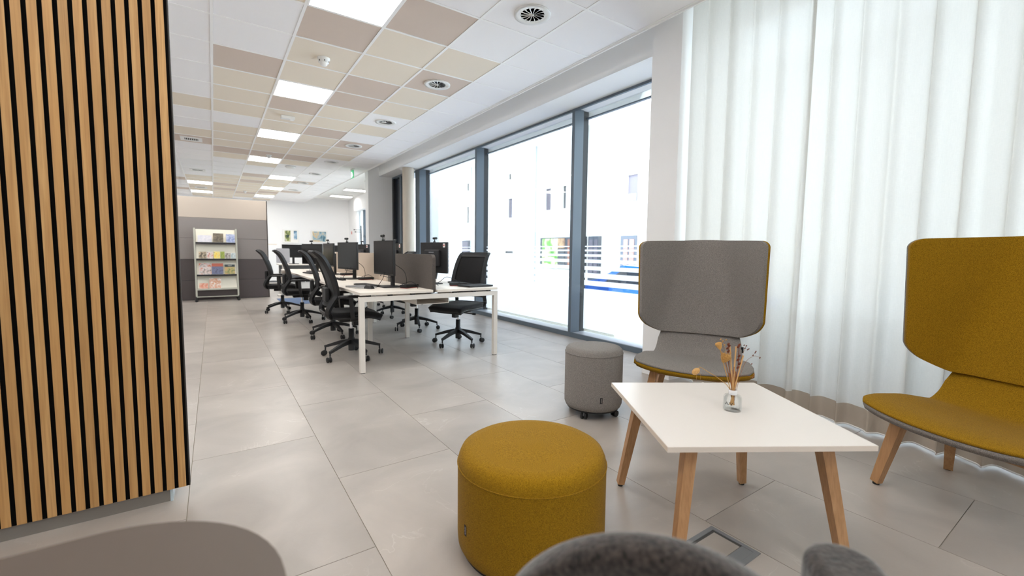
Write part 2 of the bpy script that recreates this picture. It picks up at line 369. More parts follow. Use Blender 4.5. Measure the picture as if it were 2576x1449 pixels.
# ceiling
ceil = struct(box(-5.2, EDGE, -6.2, FAR + .1, CZ + .03, CZ + .1).build('ceiling', 'tile_white'))
G = .625; cx0, cy0 = 1.929, 3.364
LIGHTS = [(-2, 0), (-2, 4), (-2, 8), (-2, 12), (-1, 16), (-1, 20), (-1, 24), (-4, 20), (-4, 24)]
ADDED_LIGHTS = [(-2, -4), (-2, -8), (-5, -8), (-2, -12), (-5, -12), (-5, -4), (-5, 0), (-5, 4), (-5, 8), (-5, 12)]  # unseen panels, assumed and added to brighten the room
tan, brn = 'tile_tan', 'tile_brown'
TC = {}
def cols(c, s, r0):
    for k, ch in enumerate(s): TC[(c, r0 + k)] = {'w': 'tile_white', 't': tan, 'b': brn}[ch]
cols(0, 'wwtbttwtwbttwwwwwwbwwwbwwwww'[:28], -1)
cols(-1, 'wbttbbttbtttbtwwwwtttttbttwtt', -1)
cols(-2, 'tbbttbbtttttbttwwbtbttttbttww'[:28], -1)
cols(-3, 'ttwwbtttwtttbtwwwwtttbtbttttt'[:28], -1)
cols(-4, 'wwwwwwwtwwtbwwwwwwwtttttttttw'[:28], -1)
cols(-5, 'wwwwwwwwwwwwwwwwwwwwbwwwbwwww'[:28], -1)
ctm = {k: box(.013, G - .013, .013, G - .013, CZ + .004, CZ + .03).mesh('ceiling_tile', k) for k in ('tile_white', tan, brn)}
LS = set(LIGHTS + ADDED_LIGHTS)
for c in range(-6, 2):
    for r in range(-5, 27):
        if (c, r) in LS: continue
        inst('ceiling_tile', ctm[TC.get((c, r), 'tile_white')], ceil, (cx0 + G * c, cy0 + G * r, 0))
yr0, yr1 = cy0 - 10.5 * G, cy0 + 27 * G
mr = box(-.012, .012, yr0, yr1, CZ, CZ + .03).mesh('grid_rail', 'rail')
for c in range(-6, 3): inst('grid_rail', mr, ceil, (cx0 + G * c - (.012 if c == 2 else 0), 0, 0))
mr = box(cx0 - 6 * G, EDGE, -.012, .012, CZ + .0005, CZ + .03).mesh('grid_rail', 'rail')
for r in range(-5, 28): inst('grid_rail', mr, ceil, (0, cy0 + G * r, 0))
struct(box(EDGE, EDGE + .012, -6.2, FAR, CZ - .012, CZ + .28).build('trim_1', 'rail'))
# slab above the curtain recess and beam along the windows
struct(box(EDGE + .012, 4.4, -6.2, 11.36, 3.36, 3.5).build('ceiling_recess', 'plaster'))
struct(box(3.47, 4.3, 2.67, 11.1, 2.972, 3.36).build('wall_beam', 'wall'))
struct(box(3.30, 4.3, 2.37, 2.67, 0, 3.36).build('wall_pier', 'wall'))
struct(box(3.2, 4.3, 11.1, 11.36, 0, 3.36).build('wall_stub', 'wall'))
# closing walls
struct(box(-5.2, -5.0, -6.2, FAR, 0, 3.2).build('wall_left', 'wall'))
struct(box(-5.2, 4.3, -6.3, -6.1, 0, 3.5).build('wall_back', 'wall'))
struct(box(-5.2, 5.2, FAR, FAR + .15, 0, 3.5).build('wall_far', 'wall'))
# side zone beyond the pillar: plaster ceiling, outer wall with windows
struct(box(EDGE + .012, 5.2, 11.36, FAR, 3.3, 3.5).build('ceiling_side', 'plaster'))
wr = struct(box(4.97, 5.15, 18.9, FAR, 0, 3.3).build('wall_right', 'wall'))
box(4.85, 5.15, 11.36, 18.9, 2.75, 3.3).build('lintel', 'wall', wr)
box(4.3, 5.15, 11.2, 11.36, 0, 3.5).build('return_wall', 'wall', wr)
w5 = struct(box(5.02, 5.12, 18.05, 18.2, .0, 2.75).build('window_5', 'frame'))
box(5.02, 5.12, 14.6, 14.75, 0, 2.75).build('mullion', 'frame', w5)
box(5.02, 5.12, 11.4, 18.9, 0, .1).build('bottom_rail', 'frame', w5); box(5.06, 5.075, 11.4, 18.9, .1, 2.75).build('pane', 'glass', w5)

# windows: three big bays, each a frame with pane and film
bays = [(2.45, 4.37), (4.37, 6.95), (6.95, 9.62)]
WT = 2.972
def stripes(y0, y1, parent):
    for a, b_ in ((1.203, 1.217), (1.143, 1.167), (1.073, 1.105), (.99, 1.035), (.895, .947), (.79, .855), (.69, .755)):
        box(GX - .004, GX - .001, y0, y1, a, b_).build('film_stripe', 'film', parent)
    box(GX - .004, GX - .001, y0, y1, .1, .643).build('frosted_film', 'film', parent)
for n, (y0, y1) in enumerate(bays):
    w = struct(box(WX, GX - .01, y0, y1, 0, .062).build('window_%d' % (n + 1), 'frame'))
    box(WX + .012, GX - .012, y0 + .05, y1 - .05, .0622, .066).build('sill_ledge', 'ledge', w)
    box(WX, WX + .03, y0, y1, WT - .03, WT - .0005).build('top_rail', 'frame', w)
    box(GX - .02, GX + .02, y0, y1, WT - .10, WT - .085).build('blind_rail', 'frame', w)
    box(GX, GX + .012, y0, y1, .06, WT).build('pane', 'glass', w)
    stripes(y0 + .03, y1 - .03, w)
for y0, y1, dep in ((4.345, 4.40, .15), (6.91, 6.97, .15), (9.52, 9.78, .15)):
    w = struct(box(WX - .002, WX + dep, y0, y1, 0.0, WT - .001).build('trim_mullion', 'frame'))
    box(WX + dep, GX + .025, y0 + .012, y1 - .012, .06, WT - .002).build('gasket', 'gasket', w)
# outer transom of glazing at the far bay end: dark clad bay
w4 = struct(box(3.80, 4.2, 9.85, 11.09, 2.93, 2.971).build('window_4', 'frame'))
box(3.80, 3.90, 9.85, 9.95, 0, 2.93).build('jamb', 'frame', w4); box(3.80, 3.90, 10.98, 11.09, 0, 2.93).build('jamb', 'gasket', w4)
box(3.86, 3.88, 9.95, 10.98, 0, 2.93).build('dark_panel', plain('dark_cladding', (44, 50, 60), .25), w4)
box(3.82, 3.86, 10.50, 10.60, 0, 2.93).build('mullion', 'frame', w4)
# windows behind the curtain
w6 = struct(box(WX, GX, -6.1, 2.37, 0, .062).build('window_6', 'frame'))
box(WX, GX, -6.1, 2.37, 3.2, 3.36).build('top_rail', 'frame', w6); box(GX, GX + .012, -6.1, 2.37, .06, 3.2).build('pane', 'glass', w6)
box(GX - .004, GX - .001, -6.1, 2.37, .1, .643).build('frosted_film', 'film', w6)
for y in (.55, -1.8, -4.1): box(WX, GX, y, y + .07, .06, 3.2).build('mullion', 'frame', w6)
# concrete column
struct(MB().lathe([(.128, 0), (.128, 2.971)], 40, (3.66, 9.60)).build('trim_column', 'concrete'))

# slatted partition wall on the left
PY = 2.397
sw = struct(box(-5.0, -.195, PY + .012, PY + .30, 0, CZ).build('wall_slat_partition', 'wall'))
box(-5.0, -.125, PY - .009, PY + .010, .056, CZ).build('felt_backing', 'felt_black', sw)
box(-.126, -.122, PY - .010, PY + .03, .056, CZ).build('edge_strip', 'edge_dark', sw)
box(-5.0, -.195, PY + .0005, PY + .011, 0, .0555).build('plinth', plain('plinth_stone', (128, 122, 116), .6, var=.1, bscale=6), sw)
box(-.1945, -.185, PY - .004, PY + .3, 0, .0555).build('plinth_end', plain('plinth_glass_edge', (190, 206, 214), .2), sw)
sm_ = box(-.0268, 0, -.020, -.009, .06, CZ).mesh('slat', 'oak'); sm_.materials.append(M['felt_black'])
for p_ in sm_.polygons:
    if abs(p_.normal.x) > .9: p_.material_index = 1
for k in range(60): inst('slat', sm_, sw, (-.136 - .0408 * k, PY, 0))

# ================================================================== CEILING FIXTURES
fr = MB().box(.004, G - .004, .004, .02, CZ - .002, CZ + .025).box(.004, G - .004, G - .02, G - .004, CZ - .002, CZ + .025).box(.004, .02, .02, G - .02, CZ - .002, CZ + .025).box(G - .02, G - .004, .02, G - .02, CZ - .002, CZ + .025).mesh('frame', 'rail')
df = MB().prism(rrect(.02, G - .02, .02, G - .02, .02), CZ - .001, CZ + .012).mesh('diffuser', 'panel')
LL = {(-2, 0): 'square ceiling light panel nearest the camera, cut by the top edge', (-2, 4): 'second square ceiling light panel from the camera, beyond the round smoke detector',
      (-2, 8): 'third square ceiling light panel, just beyond the small white sensor box', (-2, 12): 'fourth square ceiling light panel, right behind the small white detector',
      (-1, 16): 'far ceiling light panel, nearest of the three in the right-hand row', (-1, 20): 'far ceiling light panel, middle of the three in the right-hand row',
      (-1, 24): 'farthest ceiling light panel of the right-hand row, above the partition end', (-4, 20): 'nearer of two ceiling light panels beside the oak slat wall',
      (-4, 24): 'farther of two ceiling light panels beside the oak slat wall'}
for c, r in LIGHTS + ADDED_LIGHTS:
    t = thing('ceiling_light', LL.get((c, r), 'unseen square ceiling light panel added to brighten the room'), 'ceiling light', (cx0 + G * c, cy0 + G * r, 0), 0, 'square ceiling light panels')
    inst('frame', fr, t); inst('diffuser', df, t)
# round swirl diffusers
dr = MB(); n = 48
dr.lathe([(.098, CZ - .002), (.125, CZ - .004), (.150, CZ - .010), (.152, CZ + .004), (.10, CZ + .004), (.098, CZ - .002)], 48).xf(Matrix())
ring_m = dr.mesh('ring', 'whiteplastic')
void_m = MB().lathe([(1e-7, CZ + .0035), (.099, CZ + .0035)], 32).mesh('opening', 'darkvoid')
bl = MB().add([(.014, -.004, CZ - .003), (.097, -.024, CZ - .003), (.097, .014, CZ + .003), (.014, .004, CZ + .003), (.014, -.004, CZ - .0045), (.097, -.024, CZ - .0045), (.097, .014, CZ + .0015), (.014, .004, CZ + .0015)],
              [(0, 1, 2, 3), (7, 6, 5, 4), (0, 4, 5, 1), (1, 5, 6, 2), (2, 6, 7, 3), (3, 7, 4, 0)]).mesh('blade', 'whiteplastic')
hub_m = MB().lathe([(1e-7, CZ - .007), (.012, CZ - .006), (.014, CZ + .002), (1e-7, CZ + .002)], 16).mesh('hub', 'whiteplastic')
ords = ['nearest', 'second', 'third', 'fourth', 'fifth', 'sixth', 'seventh', 'eighth']
for k, r in enumerate((-1, 2, 5, 8, 11, 14, 17, 20)):
    t = thing('air_diffuser', '%s round white ceiling air diffuser in the row along the windows' % ords[k], 'air diffuser', (cx0 + G * .5, cy0 + G * (r + .5), 0), 0, 'round ceiling air diffusers')
    inst('ring', ring_m, t); inst('opening', void_m, t); inst('hub', hub_m, t)
    for q in range(14): inst('blade', bl, t, rot=(0, 0, 2 * PI * q / 14))
# square louvre grilles
gf = MB().box(-.16, .16, -.16, -.10, CZ - .008, CZ + .004).box(-.16, .16, .10, .16, CZ - .008, CZ + .004).box(-.16, -.10, -.10, .10, CZ - .008, CZ + .004).box(.10, .16, -.10, .10, CZ - .008, CZ + .004).mesh('frame', 'whiteplastic')
gv = box(-.1, .1, -.1, .1, CZ + .002, CZ + .0039).mesh('opening', 'darkvoid'); gs = box(-.004, .004, -.1, .1, CZ - .006, CZ + .002).mesh('louvre', 'whiteplastic')
for k, r in enumerate((10, 16, 22)):
    t = thing('ventilation_grille', '%s square louvred ceiling grille beside the oak slat wall' % ('nearest', 'middle', 'farthest')[k], 'vent', (cx0 - 3.5 * G, cy0 + G * (r + .5), 0), 0, 'square ceiling grilles')
    inst('frame', gf, t); inst('opening', gv, t)
    for q in range(7): inst('louvre', gs, t, (-.084 + .028 * q, 0, 0))
# detectors
def detector(loc, label, s=1):
    t = thing('smoke_detector', label, 'detector', (loc[0], loc[1], CZ + .004), 0)
    MB().lathe([(.062 * s, 0), (.062 * s, -.012 * s), (.052 * s, -.02 * s), (.05 * s, -.045 * s), (1e-7, -.045 * s)], 32).build('base', 'whiteplastic', t)
    MB().lathe([(.034 * s, -.046 * s), (.034 * s, -.066 * s), (.022 * s, -.078 * s), (1e-7, -.078 * s)], 24).build('sensor_head', 'whiteplastic', t)
    for q in range(6):
        a = 2 * PI * q / 6
        box(-.004 * s, .004 * s, .047 * s, .0525 * s, -.042 * s, -.026 * s).xf(Matrix.Rotation(a, 4, 'Z')).build('vent_slot', 'darkvoid', t)
detector((1.0, 4.97), 'white round smoke detector on a tan ceiling tile nearest the camera')
detector((1.02, 10.6), 'small white smoke detector in front of the fourth light panel', .9)
detector((.95, 17.55), 'far white smoke detector near the end of the ceiling', .9)
t = thing('motion_sensor', 'white rectangular sensor box on a tan ceiling tile', 'sensor', (.97, 7.38, CZ + .004))
box(-.09, .09, -.045, .045, -.045, 0, .008).build('housing', 'whiteplastic', t); box(.03, .075, -.03, .03, -.052, -.045, .003).build('lens', 'rail', t)
t = thing('speaker_dome', 'flat round white device on a pale far ceiling tile', 'ceiling device', (1.57, 11.72, CZ + .004))
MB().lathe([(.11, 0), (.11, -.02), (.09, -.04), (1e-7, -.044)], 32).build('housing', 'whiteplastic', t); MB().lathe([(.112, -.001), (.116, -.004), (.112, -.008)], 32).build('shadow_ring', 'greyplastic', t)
# exit sign
t = thing('exit_sign', 'green and white emergency exit sign hanging from the ceiling', 'exit sign', (2.83, 11.1, CZ))
box(-.02, .02, -.11, .11, -.035, 0.0).build('mount', 'whiteplastic', t)
sg = box(-.006, .006, -.11, .11, -.22, -.036).build('sign_plate', 'green', t)
for sx in (-1, 1):
    mb = MB(); x = sx * .0065
    f = lambda pts: mb.add([(x, a, b_) for a, b_ in pts] + [(x + sx * .0006, a, b_) for a, b_ in pts], [tuple(range(len(pts))), tuple(range(2 * len(pts) - 1, len(pts) - 1, -1))] + [(i, (i + 1) % len(pts), len(pts) + (i + 1) % len(pts), len(pts) + i) for i in range(len(pts))])
    f([(.03, -.20), (.09, -.20), (.09, -.06), (.03, -.06)])
    f([(.0, -.075), (-.012, -.063), (-.024, -.075), (-.012, -.087)])
    f([(-.01, -.09), (-.03, -.095), (-.045, -.14), (-.08, -.165), (-.075, -.175), (-.03, -.155), (-.02, -.19), (.0, -.20), (.005, -.19), (-.01, -.15), (.0, -.12), (.02, -.125), (.02, -.115), (.003, -.108)])
    mb.build('pictogram', 'signwhite', sg)
# surface lights in the side zone
for k, (x, y) in enumerate(((4.35, 13.9), (4.25, 16.2), (4.25, 18.4))):
    t = thing('surface_light', '%s flat white surface light in the side zone behind the pillar' % ('nearest', 'middle', 'farthest')[k], 'ceiling light', (x, y, 3.3), 0, 'surface lights behind the pillar')
    box(-.4, .4, -.2, .2, -.06, 0).build('housing', 'whiteplastic', t); box(-.38, .38, -.18, .18, -.064, -.06).build('diffuser', 'panel', t)
# curtain track
tr = thing('curtain_track', 'white curtain track in the ceiling recess above the sheer curtains', 'curtain track', (3.40, 0, 3.33))
box(-.02, .02, -6.0, 2.33, 0, .03).build('rail', 'rail', tr)

# ================================================================== CURTAINS
def curtain(label, ya, yb, seed, amp, cx):
    rnd = random.Random(seed); t = thing('curtain', label, 'curtain', (cx, 0, 0))
    Ln = abs(yb - ya); nw = max(3, int(Ln / .165)); ph = [rnd.uniform(-.5, .5) for _ in range(nw + 3)]; am = [rnd.uniform(.55, 1.25) for _ in range(nw + 3)]
    def xy(s):
        k = s * nw; i = int(k); fr_ = k - i; e = fr_ * fr_ * (3 - 2 * fr_)
        a = am[i] * (1 - e) + am[i + 1] * e; p = ph[i] * (1 - e) + ph[i + 1] * e
        return a, 2 * PI * k + p
    def fn(u, v, z0, z1):
        z = z0 + (z1 - z0) * v; a, p = xy(u * .9999)
        h = (3.33 - z) / 3.3
        drift = .03 * math.sin(3.1 * u * Ln + 2 * h) * h
        A = amp * a * (.75 + .45 * h)
        x = A * math.sin(p + .5 * h * math.sin(7 * u)) + .3 * A * math.sin(2 * p + 1) + drift
        y = ya + (yb - ya) * u + .018 * math.cos(p) * a
        return (x, y, z)
    nu = nw * 14
    MB().grid(lambda u, v: fn(u, v, .155, 3.33), nu, 12).build('cloth', 'curtain', t)
    MB().grid(lambda u, v: fn(u, v, .022, .155), nu, 2).build('hem', 'hem', t)
    MB().tube([fn(i / nu, 0, .018, .155) for i in range(nu + 1)], .005, 6).build('hem_glow_line', 'hem_glow', t)  # white tube standing in for the glow of light under the curtain
curtain('white sheer curtain behind the grey high-back chair, left of the dark overlap line', 2.33, 1.385, 3, .030, 3.40)
curtain('white sheer curtain behind the mustard high-back chair, right of the dark overlap line', 1.40, -3.4, 11, .030, 3.375)

# ================================================================== HIGH-BACK LOUNGE CHAIRS
def lounge(label, origin, fwd, inner, outer):
    rz = math.atan2(-fwd[0], fwd[1])
    t = thing('lounge_chair', label, 'armchair', (origin[0], origin[1], 0), rz)
    prof = smooth_path([(.012, .372), (-.02, .393), (-.09, .402), (-.22, .396), (-.35, .392), (-.425, .402), (-.465, .437), (-.495, .49), (-.522, .556)], 5) if False else None
    pp = smooth_path([Vector((y, z, 0)) for y, z in ((.010, .376), (-.03, .390), (-.10, .396), (-.22, .392), (-.35, .388), (-.425, .398), (-.475, .437), (-.512, .49), (-.546, .553))], 4)
    hw = [.330, .352, .352, .337, .312, .292, .283, .279, .262]
    def seat(u, v):
        k = v * (len(pp) - 1); i = min(int(k), len(pp) - 2); f = k - i; q = pp[i] * (1 - f) + pp[i + 1] * f
        m_ = v * (len(hw) - 1); a = min(int(m_), len(hw) - 2); g = m_ - a; w = hw[a] * (1 - g) + hw[a + 1] * g
        s = (u - .5) * 2
        seatness = max(0, min(1, (.62 - v) / .2))
        return (w * s, q.x - .03 * seatness * abs(s) ** 4 * (1 - v) ** 2, q.y + .030 * seatness * s * s + .0)
    def back(u, v):
        s = math.sin((u - .5) * PI); ax = abs(s) * .398; x = math.copysign(ax, s)
        zb = .546 + (.0 if ax < .26 else .09 * ((ax - .26) / .138) ** 1.5) + .05 * (1 - math.sqrt(max(0, 1 - max(0, (ax - .348) / .050) ** 2)))
        zt = 1.222 - .012 * (ax / .4) ** 2 - .045 * (1 - math.sqrt(max(0, 1 - max(0, (ax - .353) / .045) ** 2)))
        z = zb + (zt - zb) * v; h = (z - .565) / .655
        xf = .275 - .15 * h; d = ax - xf
        sm = .5 * (d + math.sqrt(d * d + .0022)); wing = 1.25 * sm
        return (x * (1 - .02 * (1 - h)), -.505 - .165 * h + wing - .03, z)
    su = shell(seat, 24, 32, -.014, .001).build('seat_upholstery', inner, t); bv = su.modifiers.new('soft', 'BEVEL'); bv.width = .007; bv.segments = 3; bv.limit_method = 'ANGLE'; bv.angle_limit = R(50)
    shell(seat, 24, 32, .0012, .032).build('seat_shell', outer, t, label='contrasting outer shell fabric')
    bu = shell(back, 56, 22, -.020, .006).build('backrest_upholstery', inner, t)
    bs = shell(back, 56, 22, .0062, .022).build('backrest_shell', outer, t, label='contrasting outer shell fabric')
    for o_ in (bu, bs):
        bv = o_.modifiers.new('soft', 'BEVEL'); bv.width = .007; bv.segments = 3; bv.limit_method = 'ANGLE'; bv.angle_limit = R(50)
    for sx in (-1, 1):
        f = MB().bar([(sx * .225, -.13, .365), (sx * .297, -.10, .012)], [.025, .018]).build('leg', 'beech', t)
        MB().lathe([(.014, 0), (.014, .013)], 14, (sx * .297, -.10)).build('foot', 'black', f)
        f = MB().bar([(sx * .215, -.47, .36), (sx * .300, -.630, .012)], [.025, .018]).build('leg', 'beech', t)
        MB().lathe([(.014, 0), (.014, .013)], 14, (sx * .300, -.63)).build('foot', 'black', f)
        MB().bar([(sx * .222, -.13, .335), (sx * .215, -.47, .335)], .018).build('side_rail', 'beech', t)
    MB().bar([(-.225, -.135, .335), (.225, -.135, .335)], .018).build('front_rail', 'beech', t)
    MB().bar([(-.215, -.468, .335), (.215, -.468, .335)], .018).build('rear_rail', 'beech', t)
    for sx in (-1, 1): MB().bar([(sx * .1, -.56, .46), (sx * .1, -.60, .56), (sx * .1, -.645, .75)], .011).build('back_strut', 'black', t)
    box(-.292, -.276, -.50, -.485, .445, .485).build('fabric_tag', 'tagblack', t)
    return t
lounge('grey felt high-back lounge chair with mustard edges in front of the window', (2.414, 1.587), (-.885, -.465), 'grey', 'yellow')
lounge('mustard yellow high-back lounge chair with grey shell at the right edge', (2.4735, .451), (-.951, .31), 'yellow', 'grey')

# ================================================================== COFFEE TABLE
e1 = Vector((.846, -.533)); TCx, TCy = 1.6667, .9528
t = thing('coffee_table', 'square white coffee table with slanted wooden legs', 'coffee table', (TCx, TCy, 0), math.atan2(e1.y, e1.x))
hs = .350
box(-hs, hs, -hs, hs, .4805, .5, .0015).build('tabletop', 'tablewhite', t); 
m = MB().box(-hs - .0008, hs + .0008, -hs - .0008, -hs, .4815, .499).box(-hs - .0008, hs + .0008, hs, hs + .0008, .4815, .499).box(-hs - .0008, -hs, -hs, hs, .4815, .499).box(hs, hs + .0008, -hs, hs, .4815, .499)
m.build('edge_band', 'tabledge', t)
for sx in (-1, 1):
    for sy in (-1, 1):
        f = MB().bar([(sx * .235, sy * .255, .4804), (sx * .300, sy * .325, .012)], [.0215, .0155]).build('leg', 'beech', t)
        MB().lathe([(.012, 0), (.013, .006), (.008, .014)], 14, (sx * .300, sy * .325)).build('foot', 'black', f)
MB().box(-.26, .26, -.262, -.238, .44, .4803).box(-.26, .26, .238, .262, .44, .4803).build('under_frame', 'black', t)
# reed diffuser bottle with dried stems
VX, VY, VZ = 1.69, .915, .5
v = thing('diffuser_bottle', 'small clear glass bottle holding dried flowers on the coffee table', 'bottle', (VX, VY, VZ))
MB().lathe([(1e-7, .0), (.0225, .0), (.0245, .002), (.025, .008), (.025, .042), (.022, .048), (.0115, .051)], 40).lathe([(1e-7, .009), (.021, .009), (.0225, .012), (.0225, .040), (.019, .045)], 40).build('glass', 'bottle', v)
MB().lathe([(.0118, .0512), (.0118, .066), (.0095, .066), (.0095, .0512)], 32).build('collar', plain('collar_clear', (226, 226, 226), .15, spec=.8), v)
tmx = text_mesh('logo', 'A/V', .014, 'ink', .0002); va = math.atan2(-VY, -VX)
o = inst('logo', tmx, v, (.0254 * math.cos(va - .35), .0254 * math.sin(va - .35), .026), (R(90), 0, va - .35 + PI / 2))
def reed(label, top, bot, r=.0022):
    q = thing('reed', label, 'reed', (VX, VY, VZ), 0, 'pale rattan reeds'); MB().tube([bot, top], r, 8).build('stick', 'reed', q)
ex = Vector((rx.x, rx.y, 0)).normalized(); ey = Vector((fw.x, fw.y, 0)).normalized()
def loc_(a, h, d=0): return tuple(ex * a + ey * d + Vector((0, 0, h)))
reed('pale rattan reed leaning left, left of the other two', loc_(-.0165, .205), loc_(.004, .016)); reed('pale upright rattan reed, middle of the three', loc_(.004, .205, .003), loc_(-.003, .016, -.003)); reed('pale rattan reed leaning right, shorter than the others', loc_(.025, .178, -.004), loc_(-.006, .016, .002))
def stem(name, label, path, mat='straw', r=.0009):
    q = thing(name, label, 'dried flower', (VX, VY, VZ), 0, 'dried stems in the bottle'); P_ = smooth_path([loc_(*p) for p in path], 6); MB().tube(P_, r, 6).build('stem', mat, q); return q
def seeds(q, path, mat='bud', sz=.003):
    for p in path: MB().ball((0, 0, 0), sz, 8, 1.8).xf(Matrix.Translation(loc_(*p)) @ Matrix.Rotation(R(40), 4, 'X')).build('seed', mat, q)
q = stem('dried_grass', 'dried bunny-tail grass drooping far to the left', [(.002, .02), (-.012, .07), (-.045, .10), (-.085, .125), (-.108, .138), (-.112, .132)], 'straw')
MB().ball((0, 0, 0), .0095, 12, 1.5).xf(Matrix.Translation(loc_(-.121, .124)) @ Matrix.Rotation(R(50), 4, ey)).build('fluffy_head', fabric('bunny_tail', (196, 146, 84), (226, 186, 130), 700, 1), q)
for a, b_ in ((-.118, .095), (-.105, .098)): MB().tube([loc_(-.113, .126), loc_(a, .11), loc_(a, b_)], .0005, 5).build('awn', 'straw', q)
q = stem('dried_thistle', 'dried thistle with round tan head behind the left reed', [(0, .02), (-.004, .07), (-.018, .12), (-.028, .155)], 'straw2', .0014)
hd = MB(); hd.lathe([(.003, -.016), (.010, -.008), (.015, .002), (.016, .010), (.010, .014), (1e-7, .012)], 16)
hd.xf(Matrix.Translation(loc_(-.030, .168)) @ Matrix.Rotation(R(25), 4, ey)).build('flower_head', fabric('thistle', (150, 108, 56), (206, 160, 96), 500, 1), q)
for k in range(9):
    a = 2 * PI * k / 9; MB().tube([Vector(loc_(-.030, .172)) + Vector((.008 * math.cos(a), .008 * math.sin(a), 0)), Vector(loc_(-.028, .188)) + Vector((.016 * math.cos(a), .016 * math.sin(a), 0))], [.0022, .0006], 5).build('bract', 'straw', q)
q = stem('dried_poppy', 'dried open seed cup on a tall stem leaning left', [(0, .02), (-.010, .07), (-.028, .13), (-.047, .195)], 'straw', .0012)
MB().lathe([(.002, 0), (.006, .006), (.0095, .018), (.010, .022), (.0075, .018), (1e-7, .008)], 12).xf(Matrix.Translation(loc_(-.047, .195)) @ Matrix.Rotation(R(-18), 4, ey)).build('seed_cup', 'straw', q)
q = stem('berry_twig', 'dark brown berry twig between the right reeds', [(.002, .02), (.008, .10), (.012, .15), (.012, .21)], 'bud', .0011); seeds(q, [(.012, .21), (.010, .205), (.014, .175), (.011, .163), (.016, .15), (.012, .138)], 'bud', .0035)
q = stem('berry_twig', 'dark brown berry twig rising behind the left reed', [(0, .02), (-.006, .09), (-.018, .15), (-.022, .21)], 'bud', .0011); seeds(q, [(-.022, .213), (-.019, .207), (-.024, .2), (-.021, .19)], 'bud', .0032)
q = stem('seed_spray', 'fine seed spray arching to the right over the table', [(.004, .02), (.018, .10), (.035, .155), (.06, .175), (.078, .172)], 'straw2', .0005); seeds(q, [(.08, .17), (.066, .19), (.064, .186), (.058, .178), (.055, .15)], 'bud', .0018)
q = stem('seed_spray', 'low fine seed spray curving out to the right', [(.003, .02), (.012, .09), (.03, .112), (.056, .108), (.062, .112)], 'straw2', .0005); seeds(q, [(.064, .116), (.063, .11), (.06, .105)], 'straw2', .0018)
q = stem('seed_spray', 'fine spray of pale seeds standing tallest in the bottle', [(0, .02), (-.008, .1), (-.024, .18), (-.044, .225)], 'straw', .0005); seeds(q, [(-.047, .228), (-.040, .222), (-.034, .21), (-.046, .215), (-.030, .226), (-.058, .205), (-.062, .21)], 'straw', .0018)
q = stem('seed_spray', 'upright fine seed spray with dark tips right of the reeds', [(.002, .02), (.012, .1), (.022, .17), (.034, .205)], 'straw2', .0005); seeds(q, [(.035, .208), (.031, .2), (.04, .196), (.043, .198), (.028, .21)], 'bud', .0018)
for k, (a, h) in enumerate(((-.014, .12), (-.006, .13), (.006, .125), (.0, .14))):
    stem('dried_stalk', 'bare brown stalk in the dense middle of the bunch', [(.006 * math.cos(k * 2), .016), (a * .3, .07), (a, h)], 'straw2', .0016)

for o_ in bpy.data.objects:
    if o_.parent is None and o_.type == 'EMPTY' and o_.get('category') in ('bottle', 'reed', 'dried flower'): o_.scale = (1.25, 1.25, 1.25) if o_['category'] != 'bottle' else (1.36, 1.36, 1.25)

# ================================================================== POUFS
def seam_ring(r, z, mat, parent, n=64): MB().tube([(r * math.cos(2 * PI * k / n), r * math.sin(2 * PI * k / n), z) for k in range(n + 1)], .0022, 6, False).build('seam', mat, parent)
def tagpatch(parent, r, ang, z0, z1, txt=True):
    w = .0085
    m = MB().grid(lambda u, v: (r * math.cos(ang + (u - .5) * 2 * w / r), r * math.sin(ang + (u - .5) * 2 * w / r), z0 + (z1 - z0) * v), 4, 1)
    o = m.build('brand_tag', 'tagblack', parent)
    tx = text_mesh('tag_text', 'narbutas', .0085, 'tagtext', .0002)
    inst('tag_text', tx, o, ((r + .0006) * math.cos(ang), (r + .0006) * math.sin(ang), (z0 + z1) / 2), (R(90), R(-90), ang + PI / 2))
t = thing('pouf', 'large round mustard yellow pouf in the foreground', 'pouf', (.985, 1.305, 0))
r_ = .283; ht = .385
MB().lathe([(r_ - .03, .012), (r_ - .012, .016), (r_ - .002, .035), (r_, .07), (r_, ht - .075), (r_ - .001, ht - .055)], 72).build('side', 'yellow', t)
MB().lathe([(r_ - .001, ht - .055), (r_ - .004, ht - .035), (r_ - .013, ht - .015), (r_ - .032, ht - .004), (r_ - .07, ht), (1e-7, ht + .003)], 72).build('seat_top', 'yellow', t)
seam_ring(r_ + .0002, ht - .056, 'yellow', t); MB().lathe([(r_ - .02, 0), (r_ - .014, .012), (r_ - .05, .0125)], 64).build('base', 'black', t)
tagpatch(t, r_ + .0012, math.atan2(-1.305, -.985) - .95, .115, .155)
t = thing('pouf', 'small grey felt stool on castors beside the coffee table', 'stool', (2.177, 2.179, 0))
r_ = .2; ht = .475
MB().lathe([(r_ - .022, .058), (r_ - .010, .062), (r_ - .001, .085), (r_, .12), (r_, ht - .05), (r_ - .001, ht - .04)], 64).build('side', 'grey', t)
MB().lathe([(r_ - .001, ht - .04), (r_ - .005, ht - .02), (r_ - .018, ht - .006), (r_ - .045, ht), (1e-7, ht + .003)], 64).build('seat_top', 'grey', t)
seam_ring(r_ + .0002, ht - .041, 'grey', t); MB().lathe([(.15, .046), (r_ - .02, .048), (r_ - .014, .058), (.1, .0585)], 64).build('base_ring', 'black', t)
tagpatch(t, r_ + .0012, math.atan2(-2.179, -2.177) + .28, .125, .165)
MB().tube([(r_ * math.cos(math.atan2(-2.179, -2.177) + .28) * 1.001, r_ * math.sin(math.atan2(-2.179, -2.177) + .28) * 1.001, z) for z in (.09, .25, .43)], .0012, 5).build('side_seam', 'grey', t)
